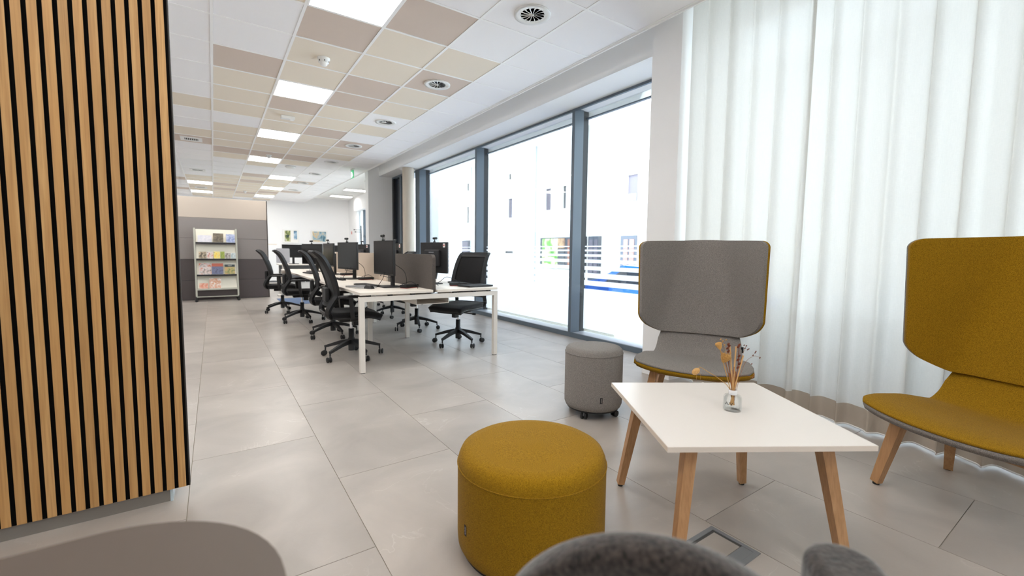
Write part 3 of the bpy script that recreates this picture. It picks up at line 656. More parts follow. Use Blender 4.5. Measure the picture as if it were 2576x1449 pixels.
def caster_mesh(wr=.022, gap=.007):
    a = MB()
    for s in (-1, 1):
        st = len(a.v); a.lathe([(1e-7, -.008), (wr * .8, -.008), (wr, -.005), (wr, .005), (wr * .8, .008), (1e-7, .008)], 20).xf(Matrix.Translation((0, s * (gap + .006), wr)) @ Matrix.Rotation(R(90), 4, 'X'), st)
    return a
for k in range(4):
    a = R(205 + 90 * k); f = MB().lathe([(.007, .03), (.007, .0465)], 10).box(-.008, .008, -.005, .005, .02, .04).build('castor', 'greyplastic', t, (.16 * math.cos(a), .16 * math.sin(a), 0)); f.rotation_euler = (0, 0, a + 1.2 * k)
    caster_mesh().build('wheel', 'black', f)

# ================================================================== FLOOR BOX
t = thing('floor_box', 'grey metal floor outlet box set flush in the stone floor', 'floor outlet', (1.53, .858, 0))
a_, c_ = .125, .099
MB().box(-a_, a_, c_ - .018, c_, 0, .004).box(-a_, a_, -c_, -c_ + .018, 0, .004).box(-a_, -a_ + .018, -c_ + .018, c_ - .018, 0, .004).box(a_ - .018, a_, -c_ + .018, c_ - .018, 0, .004).build('frame', 'greyplastic', t)
box(-a_ + .0185, a_ - .0185, -c_ + .062, c_ - .0185, .0002, .001).build('gap', 'darkvoid', t); box(-a_ + .03, a_ - .03, -c_ + .063, c_ - .03, .0012, .003).build('lid_inlay', 'stone', t)
box(-a_ + .0185, a_ - .0185, -c_ + .0185, -c_ + .061, .0002, .0035).build('cable_flap', 'greyplastic', t)

# ================================================================== FOREGROUND: side table and felt chair
t = thing('side_table', 'taupe side table with rounded corners at the lower left edge', 'table', (-.24, .5, 0))
MB().prism(rrect(-.32, .30, -.32, .307, .22, 14), .700, .72).build('tabletop', 'taupe', t)
MB().lathe([(.025, .015), (.025, .6995)], 20).build('pole', 'black', t); MB().lathe([(.2, 0), (.2, .008), (.19, .014), (.025, .015)], 40).build('base', 'black', t)
FC = Vector((.424, .305)); fa = R(40)
t = thing('felt_chair', 'blurred coarse grey felt armchair back in the immediate foreground', 'armchair', (FC.x, FC.y, 0), fa - PI / 2)
def backp(u, v):
    s = (u - .5) * 2; x = .212 * s; ztop = .780 - .16 * (1 - math.sqrt(max(0, 1 - (.985 * s) ** 2))) - .03 * s * s
    z = .44 + (ztop - .44) * v
    return (x, .25 * x * x + .06 * (.8 - z), z)
bk = shell(backp, 28, 14, -.026, .026).build('backrest', 'coarse', t)
sd = bk.modifiers.new('soft', 'SUBSURF'); sd.levels = 1; sd.render_levels = 2
MB().prism(rrect(-.19, .19, .05, .37, .08), .36, .42).build('seat', 'coarse', t)
ar = MB().prism(rrect(.206, .306, -.06, .215, .049, 8), .38, .695).build('armrest', 'coarse', t)
bv = ar.modifiers.new('soft', 'BEVEL'); bv.width = .046; bv.segments = 6
for sx in (-1, 1):
    for yy in (.10, .31): MB().bar([(sx * .15, yy, .36), (sx * .17, yy + (-.03 if yy < .2 else .03), 0)], [.018, .012]).build('leg', 'beech', t)

# ================================================================== BENCH DESK
DX0, DX1, DY0 = 1.068, 2.522, 4.0; DM = 1.795
t = thing('bench_desk', 'long white double bench desk with square metal legs', 'desk', (0, DY0, 0))
for k in range(4):
    y0 = 1.4 * k + (.0 if k == 0 else .003); y1 = 1.4 * (k + 1) - .003
    box(DX0, DM - .022, y0, y1, .715, .74, .001).build('tabletop', 'deskwhite', t); box(DM + .022, DX1, y0, y1, .715, .74, .001).build('tabletop', 'deskwhite', t)
for k in range(5):
    y = 1.4 * k + (.005 if k == 0 else (-.05 if k == 4 else -.0225)); e = k in (0, 4)
    xa, xb = (DX0 - .004, DX1 + .004) if e else (1.535, 2.055)
    for x in (xa, xb - .045):
        f = box(x, x + .045, y, y + .045, .006, .7).build('leg', 'deskmetal', t); box(x + .004, x + .041, y + .004, y + .041, 0, .006).build('foot', 'black', f)
    box(xa + .045, xb - .045, y, y + .045, .655, .7).build('crossbar', 'deskmetal', t)
    for x in ((1.13, 1.33, 1.55, 2.0, 2.22, 2.40) if e else (1.6, 2.0)): box(x, x + .04, y + .005, y + .04, .7, .715).build('spacer', 'black', t)
for x in (1.55, 2.0): box(x, x + .04, .05, 5.55, .672, .7).build('beam', 'deskmetal', t)
tr_ = MB().box(1.62, 1.97, .06, 5.5, .595, .6).box(1.62, 1.625, .06, 5.5, .6, .645).box(1.965, 1.97, .06, 5.5, .6, .645)
tr_.build('cable_tray', 'deskmetal', t)
ords4 = ['nearest', 'second', 'third', 'farthest']
for k in range(4):
    y0 = DY0 + 1.4 * k + .03; y1 = y0 + 1.34
    p = rrect(y0, y1, .702, 1.088, .05, 8); p = [(a, b_ if b_ > .8 else b_) for a, b_ in p]
    o = MB().prism(p, DM - .018, DM + .018, 'x').build('desk_divider', 'divgrey' if k == 0 else 'divbeige')
    tag(o, '%s %s felt divider screen on the bench desk' % (ords4[k], 'dark grey' if k == 0 else 'beige'), 'desk divider', 'felt desk dividers')

# ------------------------------------------------------------------ monitors, webcams, desk things
def monitor_parts(t, w=.545, h=.345, zc=1.048, sticker=True):
    box(-w / 2, w / 2, -.012, .012, zc - h / 2 - .006, zc + h / 2 + .004, .003).build('bezel', 'black', t)
    box(-w / 2 + .006, w / 2 - .006, .0122, .0132, zc - h / 2 + .014, zc + h / 2 - .004).build('screen', 'screen', t)
    bh = box(-.15, .15, -.04, -.0122, zc - .10, zc + .09, .01).build('rear_housing', 'monback', t)
    box(-.05, .05, -.0405, -.04, zc + .055, zc + .065).build('logo_strip', 'greyplastic', bh)
    box(-.035, .035, -.085, -.04, zc - .07, zc + .03, .006).build('mount', 'black', t)
    box(-.028, .028, -.105, -.075, .752, zc + .02, .005).build('stand_pole', 'black', t)
    MB().prism(rrect(-.12, .12, -.16, .05, .02), .740, .752).build('stand_base', 'black', t)
    if sticker: o = box(w / 2 - .075, w / 2 - .035, -.0132, -.0122, zc + h / 2 - .055, zc + h / 2 - .01).build('sticker', 'paper', t); box(w / 2 - .066, w / 2 - .046, -.0138, -.0132, zc + h / 2 - .042, zc + h / 2 - .024).build('print', 'red', o)
m0 = thing('monitor', 'x', 'monitor', (0, 0, 0), 0, 'monitors on the bench desk'); monitor_parts(m0)
w0 = thing('webcam', 'x', 'webcam', (0, 0, 0), 0, 'webcams on the monitors')
MB().tube([(-.032, .014, 1.272), (.032, .014, 1.272)], .0135, 12).build('body', 'black', w0); MB().lathe([(.008, .0), (.008, .004)], 14).xf(Matrix.Translation((0, .027, 1.272)) @ Matrix.Rotation(R(-90), 4, 'X')).build('lens', 'screen', w0)
MB().box(-.008, .008, -.006, .02, 1.2225, 1.236).box(-.004, .004, .006, .014, 1.236, 1.262).build('clip', 'black', w0)
MB().tube(smooth_path([(.02, .008, 1.268), (.035, -.02, 1.255), (.04, -.03, 1.20), (.02, -.035, 1.12)], 5), .0016, 5).build('cable', 'black', w0)
def mrot(d): return R(d)
MON = [  # x, y, facing angle(deg, direction of screen), name
    (1.46, 4.53, 183, 'black monitor nearest the camera on the aisle side of the bench desk'),
    (1.46, 6.03, 192, 'second black monitor from the camera on the aisle side, before the beige divider'),
    (1.48, 7.28, 184, 'third black monitor on the aisle side, partly behind a chair back'),
    (1.43, 8.38, 206, 'fourth black monitor on the aisle side, left of the third one'),
    (2.13, 4.78, 10, 'black monitor nearest the windows, seen from behind with a sticker'),
    (2.12, 6.12, 3, 'black monitor seen from behind between the nearest divider and the column'),
    (2.08, 7.66, 12, 'black monitor on the window side seen from behind above the second divider')]
for k, (x, y, a, lab) in enumerate(MON):
    rz = R(a - 90)
    if k == 0: m0.location = (x, y, 0); m0.rotation_euler = (0, 0, rz); m0['label'] = lab; w0.location = (x, y, 0); w0.rotation_euler = (0, 0, rz); w0['label'] = 'webcam clipped on top of the ' + lab.split(',')[0].replace('black ', '')[:60]
    else: dup(m0, (x, y, 0), rz, lab); dup(w0, (x, y, 0), rz, 'webcam clipped on the ' + ('second monitor of the aisle side', 'third monitor of the aisle side', 'fourth monitor of the aisle side', 'sticker monitor nearest the windows', 'rear-facing monitor beside the column', 'rear-facing monitor above the second divider')[k - 1])
w0['label'] = 'webcam clipped on the monitor nearest the camera on the aisle side'
# docking stations, keyboards, notebooks and cables
def dock(x, y, rz, lab):
    t = thing('docking_station', lab, 'docking station', (x, y, .74), rz, 'docking stations on the bench desk'); box(-.095, .095, -.045, .045, .004, .034, .004).build('body', 'black', t); box(-.09, .09, -.041, .041, 0, .004).build('red_underside', 'red', t); box(.0952, .0962, -.03, .03, .012, .026).build('port_panel', 'greyplastic', t)
dock(1.66, 4.35, .5, 'black docking station with red underside on the nearest aisle-side desk'); dock(1.63, 5.80, .4, 'black docking station on the second aisle-side desk'); dock(1.68, 6.98, .2, 'black docking station on the third aisle-side desk'); dock(2.24, 4.38, -.35, 'black docking station with red underside on the nearest window-side desk')
def keyb(x, y, rz, lab):
    t = thing('keyboard', lab, 'keyboard', (x, y, .74), rz, 'keyboards on the bench desk'); box(-.22, .22, -.065, .065, 0, .014, .003).build('body', 'black', t)
    m = MB()
    for r in range(5):
        for q in range(14): m.box(-.21 + .03 * q, -.185 + .03 * q, -.056 + .0228 * r, -.0365 + .0228 * r, .014, .018)
    o = m.build('keys', 'monback', t); o['kind'] = 'stuff'
keyb(1.36, 4.78, R(98), 'black keyboard on the nearest aisle-side desk'); keyb(1.30, 6.15, R(92), 'black keyboard on the second aisle-side desk'); keyb(2.40, 4.66, R(85), 'black keyboard on the nearest window-side desk')
keyb(1.28, 7.7, R(95), 'black keyboard on the third aisle-side desk')
def mouse(x, y, rz, lab):
    t = thing('mouse', lab, 'computer mouse', (x, y, .74), rz, 'mice on the bench desk')
    MB().grid(lambda u, v: ((u - .5) * .062 * (1 - .15 * (2 * v - 1) ** 2), (v - .5) * .11, .036 * max(0, 1 - (2 * u - 1) ** 4) ** .6 * max(0, 1 - (2 * v - 1) ** 4) ** .5), 12, 14).build('shell', 'black', t); MB().box(-.003, .003, .02, .035, .0345, .0385).build('wheel', 'greyplastic', t)
mouse(1.27, 4.42, .4, 'black mouse on the nearest aisle-side desk'); mouse(1.33, 5.80, .3, 'black mouse on the second aisle-side desk'); mouse(1.30, 7.35, .3, 'black mouse on the third aisle-side desk')
t = thing('notebook', 'flat grey notebook lying on the nearest aisle-side desk', 'notebook', (1.24, 4.60, .74), R(12)); box(-.10, .10, -.14, .14, 0, .003).build('cover', 'greyplastic', t); box(-.098, .098, -.138, .138, .003, .011).build('pages', 'paper', t); box(-.10, .10, -.14, .14, .011, .014).build('cover', 'greyplastic', t)
t = thing('laptop', 'closed dark laptop near the window-side edge of the nearest desk', 'laptop', (2.36, 4.20, .74), R(8)); box(-.16, .16, -.11, .11, .002, .012, .002).build('base', 'monback', t); box(-.16, .16, -.11, .11, .0125, .020, .002).build('lid', 'black', t)
def cable(lab, pts, r=.003):
    o = MB().tube(smooth_path(pts, 7), r, 6).build('cable', 'black'); tag(o, lab, 'cable', 'loose cables on the bench desk')
for base, nm in (((1.47, 4.50), 'nearest aisle-side desk'), ((1.46, 5.98), 'second aisle-side desk'), ((1.45, 8.38), 'farthest aisle-side desk')):
    x, y = base
    cable('black cable loops hanging under the monitor on the %s' % nm, [(x + .03, y + .05, .93), (x - .02, y + .12, .86), (x + .02, y + .18, .85), (x + .06, y + .04, .84), (x + .075, y - .02, .88)])
    cable('black cable dropping from the monitor onto the %s' % nm, [(x - .02, y - .02, .90), (x - .03, y + .02, .83), (x - .06, y + .06, .76), (x - .02, y + .1, .7445), (x + .08, y + .08, .7445)])
    cable('black cable arching behind the monitor of the %s' % nm, [(x + .08, y - .05, .98), (x + .16, y - .10, .90), (x + .17, y - .12, .78), (x + .10, y - .10, .745)])
    cable('black cable curling over the docking station on the %s' % nm, [(x + .12, y - .04, .745), (x + .16, y - .08, .78), (x + .22, y - .14, .80), (x + .25, y - .24, .76), (x + .22, y - .30, .745)])
cable('black cable arching over the nearest window-side desk', [(1.90, 4.45, .82), (2.0, 4.40, .78), (2.08, 4.36, .84), (2.16, 4.34, .82), (2.25, 4.30, .765), (2.33, 4.26, .765)])
cable('black cable hanging behind the sticker monitor', [(2.07, 4.72, .92), (2.02, 4.6, .86), (1.98, 4.5, .80), (2.02, 4.42, .745)])

# ================================================================== OFFICE CHAIRS
def office_chair(arms):
    t = thing('office_chair', 'x', 'office chair', (0, 0, 0), 0, 'black office chairs at the bench desk')
    for k in range(5):
        a = 2 * PI * k / 5 + .3; c, s = math.cos(a), math.sin(a)
        f = MB().bar([(.03 * c, .03 * s, .165), (.14 * c, .14 * s, .145), (.295 * c, .295 * s, .098)], [.022, .018, .012]).build('base_leg', 'black', t)
        cz = caster_mesh(.028, .008).xf(Matrix.Translation((.305 * c, .305 * s, 0)) @ Matrix.Rotation(a + 1.1 * k, 4, 'Z')).tube([(.29 * c, .29 * s, .06), (.29 * c, .29 * s, .10)], .008, 8).build('castor', 'black', f)
    MB().lathe([(.032, .07), (.034, .2), (.028, .205), (.028, .30), (1e-7, .30)], 20).build('column', 'black', t); MB().lathe([(.014, .30), (.014, .405)], 16).build('gas_lift', 'chrome', t)
    MB().box(-.10, .10, -.13, .12, .385, .425, .01).box(-.03, .03, .02, .09, .33, .39, .008).build('mechanism', 'black', t)
    MB().bar([(-.08, .05, .40), (-.26, .06, .395)], .006).tube([(-.26, .06, .395), (-.30, .06, .395)], .012, 10).build('lever', 'black', t)
    def seat(u, v):
        s = (u - .5) * 2; q = (v - .5) * 2
        e = (abs(s) ** 5) * .03
        return (s * .245 * (1 - .10 * q * q * (1 if q < 0 else .6)), q * .235 + .025, .468 - (.045 * max(0, q - .45) ** 1.5 * 2) + .012 * s * s - e * .5)
    shell(seat, 14, 14, .03, -.018).build('seat_cushion', 'blackfab', t); shell(seat, 14, 14, -.020, -.036).build('seat_pan', 'black', t)
    prof = smooth_path([(0, -.15, .432), (0, -.235, .45), (0, -.262, .52), (0, -.210, .62), (0, -.178, .68), (0, -.205, .82), (0, -.262, .97), (0, -.312, 1.055), (0, -.375, 1.105)], 4)
    def pt(v):
        k = v * (len(prof) - 1); i = min(int(k), len(prof) - 2); f = k - i; return prof[i] * (1 - f) + prof[i + 1] * f
    def wd(z): return .225 - .02 * abs((z - .75) / .35) ** 2 if z > .5 else .15 + .07 * (z - .43) / .07
    for sx in (-1, 1): MB().bar([(sx * wd(p.z), p.y - .012 + .02 , p.z) for p in prof[3:]], [.020] * (len(prof) - 6) + [.018, .016, .012]).build('back_side_bar', 'black', t)
    def mesh_(u, v):
        p = pt(.30 + .66 * v); s = (u - .5) * 2; return (s * (wd(p.z) - .012), p.y - .018 * (1 - s * s) + .0, p.z)
    shell(mesh_, 10, 24, .003, -.003).build('back_mesh', 'blackmesh', t)
    def topb(u, v):
        p = pt(.86 + .14 * v); s = (u - .5) * 2; return (s * (wd(p.z) + .012) * (1 - .08 * v * v), p.y - .014 * (1 - s * s), p.z)
    shell(topb, 10, 6, .012, -.012).build('back_top', 'black', t)
    def low(u, v):
        p = pt(.0 + .22 * v); s = (u - .5) * 2; return (s * (.12 + .10 * v), p.y - .014 * (1 - s * s), p.z)
    shell(low, 8, 8, .012, -.012).build('back_bracket', 'black', t)
    MB().box(-.11, .11, -.262, -.218, .60, .74, .012).build('lumbar_pad', 'black', t)
    if arms:
        for sx in (-1, 1):
            MB().bar(smooth_path([(sx * .16, -.02, .425), (sx * .26, -.03, .43), (sx * .285, -.04, .48), (sx * .285, -.05, .60), (sx * .285, -.05, .648)], 4), .019).build('arm_post', 'black', t)
            box(sx * .285 - .042, sx * .285 + .042, -.17, .10, .649, .675, .011).build('arm_pad', 'black', t)
    return t
ca = office_chair(True); cb = office_chair(False)
CH = [(ca, 1.17, 4.74, -3, 'black office chair nearest the camera on the aisle side'),
      (ca, 1.26, 6.03, -8, 'second black office chair on the aisle side, between the nearest and the third'),
      (ca, 1.12, 7.52, -4, 'third black office chair on the aisle side of the bench desk'),
      (ca, 1.0, 8.86, -8, 'farthest black office chair on the aisle side, beside the brochure partition'),
      (cb, 2.42, 4.73, 205, 'black mesh-back office chair nearest the camera on the window side'),
      (cb, 2.38, 5.95, 184, 'second black office chair on the window side, mostly behind the desk leg'),
      (cb, 2.50, 7.35, 178, 'third black office chair on the window side, seen under the desk'),
      (cb, 2.50, 8.75, 180, 'farthest black office chair on the window side, seen under the desk')]
seen = set()
for c, x, y, a, lab in CH:
    rz = R(a - 90)
    if c.name not in seen: seen.add(c.name); c.location = (x, y, 0); c.rotation_euler = (0, 0, rz); c['label'] = lab
    else: dup(c, (x, y, 0), rz, lab)

# ================================================================== PARTITION AND BROCHURE RACK
t = thing('acoustic_partition', 'tall partition clad with grey and beige fabric panels', 'partition', (0, 11.77, 0))
zb = [0.012, .433, .892, 1.347, 1.79, 2.235]
for k, mm in enumerate(('ac3', 'ac3', 'ac2', 'ac2', 'ac1')): box(-2.4, 1.045, 0, .03, zb[k] + .002, zb[k + 1] - .002, .004).build('fabric_panel', mm, t)
box(-2.4, 1.045, .031, .07, 0, 2.235).build('core', 'greyplastic', t); box(1.046, 1.062, -.002, .072, 0, 2.24).build('end_profile', 'edge_dark', t)
RX0, RX1, RY = -.325, .425, 11.50
t = thing('brochure_rack', 'tall pale metal brochure rack on castors before the partition', 'rack', (0, RY, 0))
for x in (RX0, RX1): MB().bar([(x, -.06, .10), (x, .10, 1.56)], .016).build('side_post', 'rackmetal', t)
def yz(z): return -.06 + .16 * (z - .1) / 1.46
shelves = [1.262, .912, .572, .275]; tops = [1.54, 1.21, .87, .53]
for z, zt in zip(shelves, tops):
    MB().add([(RX0 + .02, yz(z) - .03, z), (RX1 - .02, yz(z) - .03, z), (RX1 - .02, yz(zt) + .05, zt), (RX0 + .02, yz(zt) + .05, zt), (RX0 + .02, yz(z) - .026, z - .002), (RX1 - .02, yz(z) - .026, z - .002), (RX1 - .02, yz(zt) + .056, zt), (RX0 + .02, yz(zt) + .056, zt)],
             [(0, 1, 2, 3), (4, 7, 6, 5), (0, 4, 5, 1), (2, 6, 7, 3), (1, 5, 6, 2), (0, 3, 7, 4)]).build('back_panel', 'rackpanel', t)
for z in shelves: box(RX0 + .018, RX1 - .018, yz(z) - .075, yz(z) - .032, z - .035, z - .004).build('shelf_ledge', 'monback' if z > .3 else 'rackmetal', t)
box(RX0 + .02, RX1 - .02, -.01, .0, .12, .235).build('lower_panel', 'ac3', t)
box(RX0, RX1, -.075, -.05, .085, .105).build('bottom_bar', 'rackmetal', t)
for x in (RX0, RX1):
    f = box(x - .02, x + .02, -.22, .20, .06, .085, .006).build('foot', 'black', t)
    for yy in (-.2, .18): caster_mesh(.028, .006).xf(Matrix.Translation((x, yy, 0))).build('castor', 'black', f)
BR = [  # shelf, x0, x1, height, colours, label
    (0, -.27, -.02, .155, [(236, 234, 240), (214, 214, 226)], 'pale leaflets on the top shelf of the brochure rack'),
    (0, .0, .19, .205, [(90, 82, 70), (140, 130, 112)], 'brown-grey brochure on the top shelf of the rack'),
    (0, .235, .40, .19, [(120, 138, 190), (206, 214, 236)], 'pale blue brochure on the top shelf of the rack'),
    (1, -.265, -.13, .155, [(40, 34, 32), (226, 206, 176)], 'dark flyer at the left end of the second shelf'),
    (1, -.12, -.01, .155, [(198, 120, 100), (232, 226, 222), (120, 60, 50)], 'reddish flyer, second from left on the second shelf'),
    (1, 0.0, .115, .16, [(232, 190, 40), (244, 226, 140), (150, 140, 110)], 'yellow flyer on the second shelf'),
    (1, .12, .20, .16, [(120, 140, 50), (180, 190, 90)], 'olive green flyer on the second shelf'),
    (1, .205, .30, .13, [(90, 76, 66), (236, 232, 226)], 'brown and white flyer on the second shelf'),
    (1, .31, .40, .13, [(150, 170, 176), (226, 232, 232)], 'pale grey-blue flyer at the right end of the second shelf'),
    (2, -.27, -.05, .25, [(130, 110, 100), (214, 206, 204), (200, 120, 90)], 'mixed-colour magazine at the left of the third shelf'),
    (2, -.045, .165, .245, [(64, 66, 92), (110, 116, 150), (90, 90, 110)], 'magazine with orange-red header on the third shelf'),
    (2, .185, .38, .22, [(96, 110, 60), (180, 170, 110), (214, 150, 110)], 'green magazine with a dark title bar on the third shelf'),
    (3, -.275, -.115, .12, [(214, 130, 104), (232, 200, 180)], 'orange-pink booklet on the bottom shelf of the rack'),
    (3, -.10, .115, .22, [(240, 236, 230), (214, 150, 110), (244, 240, 236)], 'white magazine with orange picture on the bottom shelf')]
tilt = math.atan2(.16 / 1.46 + .06, 1)
for k, (s, x0, x1, h, cl, lab) in enumerate(BR):
    z = shelves[s] - .003
    o = thing('brochure', lab, 'brochure', ((x0 + x1) / 2, RY + yz(z) - .055, z), 0, 'brochures in the rack'); o.rotation_euler = (-R(14), 0, 0)
    w = (x1 - x0) / 2; box(-w, w, 0, .004, 0, h).build('pages', 'paper', o)
    box(-w + .002, w - .002, -.0012, -.0002, .002, h - .002).build('cover', cover('cover_%d' % k, cl, 14), o)
    if 'header' in lab: box(-w + .002, w - .002, -.0022, -.0014, h - .07, h - .002).build('header', plain('cover_header', (196, 104, 82), .5), o)
    if 'title bar' in lab:
        hb = box(-w + .002, w - .002, -.0022, -.0014, h - .055, h - .002).build('header', plain('cover_header_dark', (40, 60, 64), .5), o)
        inst('title', text_mesh('title', 'TAKT', .03, 'paper', .0003), hb, (0, -.0028, h - .03), (R(90), 0, 0))

# ================================================================== FAR AREA
t = thing('sideboard', 'tall white storage cabinet behind the partition end', 'cabinet', (1.45, 17.0, 0))
box(-.5, .33, 0, .45, .06, 1.28).build('body', 'wall', t); box(-.51, .34, -.01, .46, 1.28, 1.31).build('top', 'deskwhite', t); box(-.49, .32, .02, .44, 0, .06).build('plinth', 'greyplastic', t)
box(-.495, -.09, -.012, -.001, .07, 1.27).build('door', 'wall', t); box(-.08, .325, -.012, -.001, .07, 1.27).build('door', 'wall', t)
def picture(x, z0, z1, w, lab, parts):
    t = thing('framed_picture', lab, 'picture', (x, FAR - .001, 0))
    for a in ((-w, -w + .03, z0, z1), (w - .03, w, z0, z1), (-w + .03, w - .03, z0, z0 + .03), (-w + .03, w - .03, z1 - .03, z1)): box(a[0], a[1], -.03, -.002, a[2], a[3]).build('frame', 'whiteplastic', t)
    box(-w + .03, w - .03, -.012, -.003, z0 + .03, z1 - .03).build('mat_board', 'paper', t)
    for (a, b_, c, d, mm) in parts: box(a, b_, -.0145, -.0125, c, d).build('print', mm, t)
pa = cover('print_trees', [(40, 60, 60), (150, 160, 90), (220, 214, 196), (90, 90, 70)], 5); pb = cover('print_blue', [(60, 80, 90), (120, 160, 190), (210, 220, 226)], 5); pc = cover('print_road', [(70, 110, 124), (150, 180, 196), (214, 196, 160), (180, 140, 110)], 4)
picture(2.66, 1.40, 1.94, .30, 'white framed picture with a tall print and a narrow strip on the far wall', [(-.24, -.02, 1.45, 1.90, pa), (.10, .22, 1.55, 1.90, pb)])
picture(3.74, 1.43, 1.95, .32, 'white framed blue-green abstract picture on the far wall', [(-.27, .27, 1.48, 1.90, pc)])
o = thing('wall_sign', 'tiny red and white safety sign on the far wall', 'sign', (5.0 - .02, 19.75, 1.87)); o.location = (4.968, 19.75, 1.8)
box(-.004, 0, -.08, .08, 0, .16).build('plate', 'paper', o); box(-.0055, -.0041, -.06, -.01, .02, .14).build('symbol', 'red', o); box(-.0055, -.0041, .01, .06, .02, .14).build('symbol', 'red', o)
t = thing('coat_stand', 'black metal coat stand by the far right wall', 'coat stand', (4.78, 17.6, 0))
MB().tube([(0, 0, .02), (0, 0, 2.08)], .022, 12).build('pole', 'black', t); MB().lathe([(.19, 0), (.19, .012), (.02, .022)], 28).build('base', 'black', t)
for z, a in ((1.92, 0), (1.84, .5), (1.72, 3.3), (1.66, 2.2)):
    d = (-math.cos(a), -.2 * math.sin(a)); f = MB().tube([(0, 0, z), (d[0] * .25, d[1] * .25, z)], .007, 8).build('hook', 'black', t); MB().ball((d[0] * .26, d[1] * .26, z), .024, 12).build('knob', 'black', f)
# far workstation behind the bench
t = thing('far_desk', 'white desk of the far workstation beyond the bench', 'desk', (2.35, 13.1, 0))
box(-.95, .95, -.4, .4, .715, .74).build('tabletop', 'deskwhite', t)
for x in (-.9, .85):
    for y in (-.38, .33): box(x, x + .05, y, y + .05, 0, .715).build('leg', 'deskmetal', t)
box(-.9, .9, .3, .32, .3, .7).build('modesty_panel', 'greyplastic', t)
def bigmon(x, lab, w):
    m = thing('monitor', lab, 'monitor', (x, 13.12, 0), PI, 'monitors of the far workstation'); monitor_parts(m, w, .34, 1.085, False)
bigmon(1.78, 'wide dark monitor of the far workstation, left of the bench monitors', .56); bigmon(2.80, 'wide dark monitor of the far workstation, right of the third bench monitor', .56)
t = thing('desk_screen', 'pale grey fabric screen panel by the far workstation', 'desk divider', (1.40, 11.95, 0)); MB().prism(rrect(-.16, .13, .80, 1.15, .02), -.015, .015, 'y').build('panel', fabric('pale_felt', (196, 196, 200), (214, 214, 218), 300, .2), t); box(-.02, .02, -.015, .015, .03, .80).build('post', 'deskmetal', t); box(-.15, .12, -.12, .12, 0, .03).build('foot', 'deskmetal', t)
t = thing('far_cabinet', 'low white and grey pedestal under the far workstation', 'cabinet', (1.62, 12.45, 0)); box(-.2, .75, -.2, .2, .02, .60).build('body', 'whiteplastic', t); box(-.17, .28, -.215, -.201, .30, .57).build('drawer', 'greyplastic', t); box(.30, .72, -.215, -.201, .30, .57).build('drawer', 'greyplastic', t); box(-.18, .73, -.18, .18, 0, .02).build('plinth', 'greyplastic', t)
o = box(1.15, 2.05, 9.95, 11.25, .0005, .006).build('floor_mat', 'blue'); tag(o, 'slate blue carpet patch on the floor behind the last chair', 'rug')

# ================================================================== OUTSIDE
SG = -.57
struct(box(4.2, 40, -12, 60, SG - .2, SG).build('floor_street', 'street'))
b = thing('building', 'white rendered house across the street with small windows', 'building', (14, 0, SG))
wall_h = 6.72 - SG
box(.35, 8, -6, 46, 0, wall_h).build('wall', 'facade', b); box(-.25, 8.2, -6.2, 46.2, wall_h, wall_h + .14).build('eave', 'facade', b)
MB().prism([(-.25, wall_h + .14), (8.2, wall_h + .14), (4, wall_h + 2.6)], -6.2, 46.2, 'y').build('roof', plain('roof_pale', (236, 234, 232), .9), b)
# front skin with openings as vertical/horizontal pieces would be over-built: openings are recessed boxes set on the wall plane
H_ = lambda z: z - SG
def fwindow(y0, y1, z0, z1, sillh=.06, gl='darkglass', extra=None):
    yc0, yc1 = min(y0, y1), max(y0, y1)
    f = MB().box(.24, .349, yc0 - .09, yc0, H_(z0), H_(z1)).box(.24, .349, yc1, yc1 + .09, H_(z0), H_(z1)).box(.24, .349, yc0 - .09, yc1 + .09, H_(z1), H_(z1) + .09).build('window', 'facade', b)
    box(.16, .349, yc0 - .13, yc1 + .13, H_(z0) - .12, H_(z0) - .02).build('window_sill', 'facade', f)
    box(.32, .349, yc0, yc1, H_(z0), H_(z1)).build('pane', gl, f)
    if extra: extra(f, yc0, yc1)
fwindow(21.25, 21.5, 5.30, 5.63); fwindow(21.1, 21.55, 3.12, 4.22, gl='blind')
fwindow(17.6, 18.05, 3.31, 4.40, gl='blind'); fwindow(16.2, 16.68, 3.30, 4.39, extra=lambda f, a, c: box(.30, .319, a, a + .3, H_(3.3), H_(4.39)).build('curtain', 'paper', f))
fwindow(12.03, 12.6, 3.27, 4.36, gl='blind', extra=lambda f, a, c: box(.30, .319, a + .1, c, H_(3.3), H_(3.6)).build('shelf', 'greyplastic', f))
fwindow(26.3, 26.6, 3.07, 4.15, gl='darkglass'); fwindow(26.3, 26.6, 5.2, 5.7); fwindow(20.97, 21.85, 1.08, 1.19)
gm = cover('shop_posters', [(70, 130, 50), (120, 180, 80), (226, 220, 190), (90, 150, 60)], 1.4)
sh = box(.22, .349, 15.0, 18.4, H_(.35), H_(1.89)).build('shop_window', 'doorgrey', b)
box(.20, .219, 16.95, 18.2, H_(.45), H_(1.84)).build('poster', gm, sh); box(.20, .219, 16.42, 16.93, H_(1.35), H_(1.84)).build('poster', cover('poster_brown', [(120, 80, 60), (200, 170, 130)], 3), sh); box(.20, .219, 16.42, 16.93, H_(.45), H_(1.33)).build('pane', 'darkglass', sh)
for y in (15.9, 15.5): box(.20, .219, y, y + .3, H_(.45), H_(1.78)).build('pane', plain('warm_glass', (150, 96, 76), .2), sh)
d1 = box(.24, .349, 14.08, 14.82, H_(-.3), H_(1.89)).build('door', 'doorgrey', b); box(.22, .239, 14.2, 14.42, H_(.2), H_(1.75)).build('pane', 'blind', d1); box(.22, .239, 14.5, 14.74, H_(.2), H_(1.75)).build('pane', 'blind', d1)
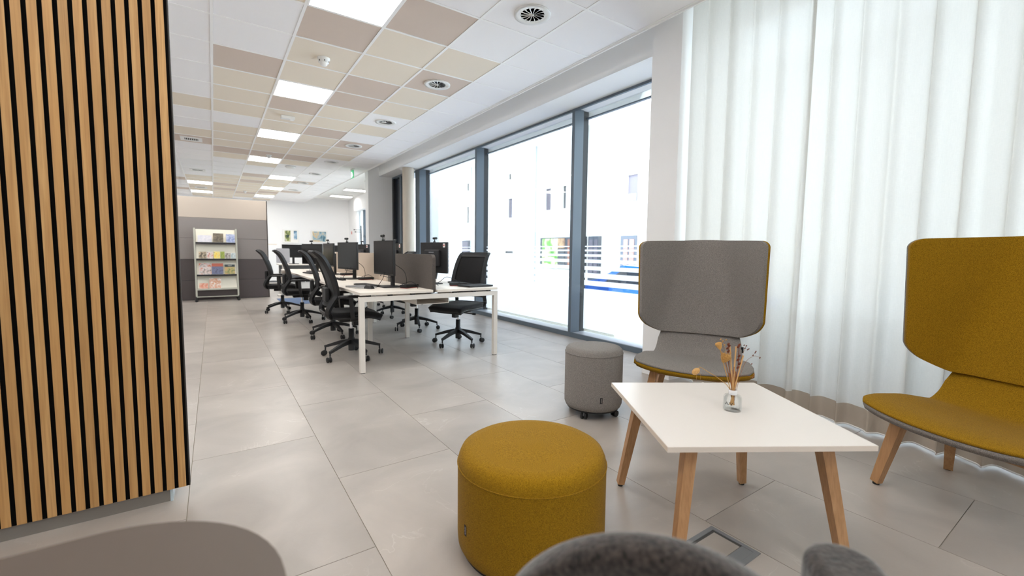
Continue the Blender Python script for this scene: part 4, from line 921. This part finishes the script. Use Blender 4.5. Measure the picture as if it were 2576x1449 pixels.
d1 = box(.24, .349, 12.05, 12.87, H_(-.3), H_(1.88)).build('door', 'doorgrey', b); wp = plain('rose_glass', (128, 98, 92), .2); box(.22, .239, 12.12, 12.36, H_(.2), H_(1.72)).build('pane', wp, d1); box(.22, .239, 12.45, 12.68, H_(.2), H_(1.72)).build('pane', wp, d1)
d1 = box(.24, .349, 26.3, 27.3, H_(.0), H_(1.89)).build('door', 'doorgrey', b); box(.22, .239, 26.4, 27.2, H_(.1), H_(1.8)).build('pane', 'blind', d1)
MB().tube([(.25, 18.9, .1), (.25, 18.9, wall_h)], .045, 10).build('downpipe', 'ledge', b); MB().tube([(.25, 26.0, .1), (.25, 26.0, wall_h)], .045, 10).build('downpipe', 'ledge', b)
MB().tube([(.30, 19.2, H_(2.26)), (.30, 25.8, H_(2.26))], .015, 6).build('conduit', 'ledge', b)
# parked car glimpsed through the film stripes
def car(loc, lab, paint):
    t = thing('car', lab, 'car', loc, 0)
    side = [(-2.1, .35), (-2.15, .62), (-2.0, .82), (-1.25, .93), (-.62, 1.36), (.75, 1.42), (1.55, 1.05), (2.05, .98), (2.12, .6), (2.08, .35)]
    MB().prism([(p[0], p[1]) for p in side], -.82, .82, 'x').build('body', paint, t)
    for sx in (-1, 1):
        MB().prism([(-1.05, .95), (-.55, 1.28), (.1, 1.32), (.1, .95)], sx * .822, sx * .83, 'x').build('side_window', 'darkglass', t); MB().prism([(.16, .95), (.16, 1.32), (.7, 1.33), (1.3, 1.0)], sx * .822, sx * .83, 'x').build('side_window', 'darkglass', t)
        for yy in (-1.3, 1.35):
            w = MB().lathe([(1e-7, -.1), (.30, -.1), (.32, -.06), (.32, .06), (.30, .1), (1e-7, .1)], 28).xf(Matrix.Translation((sx * .75, yy, .32)) @ Matrix.Rotation(R(90), 4, 'Y')).build('wheel', 'black', t)
            MB().lathe([(1e-7, .0), (.19, .0), (.2, .012), (1e-7, .012)], 20).xf(Matrix.Translation((sx * .852, yy, .32)) @ Matrix.Rotation(sx * R(90), 4, 'Y')).build('hubcap', 'chrome', w)
    for yy, z in ((-2.16, .7), (2.115, .75)): MB().box(-.7, -.4, yy - .02, yy + .02, z - .07, z + .07).build('lamp', 'chrome', t); MB().box(.4, .7, yy - .02, yy + .02, z - .07, z + .07).build('lamp', 'chrome', t)
car((8.6, 6.2, SG), 'blue car parked in the street behind the striped window film', 'carblue')
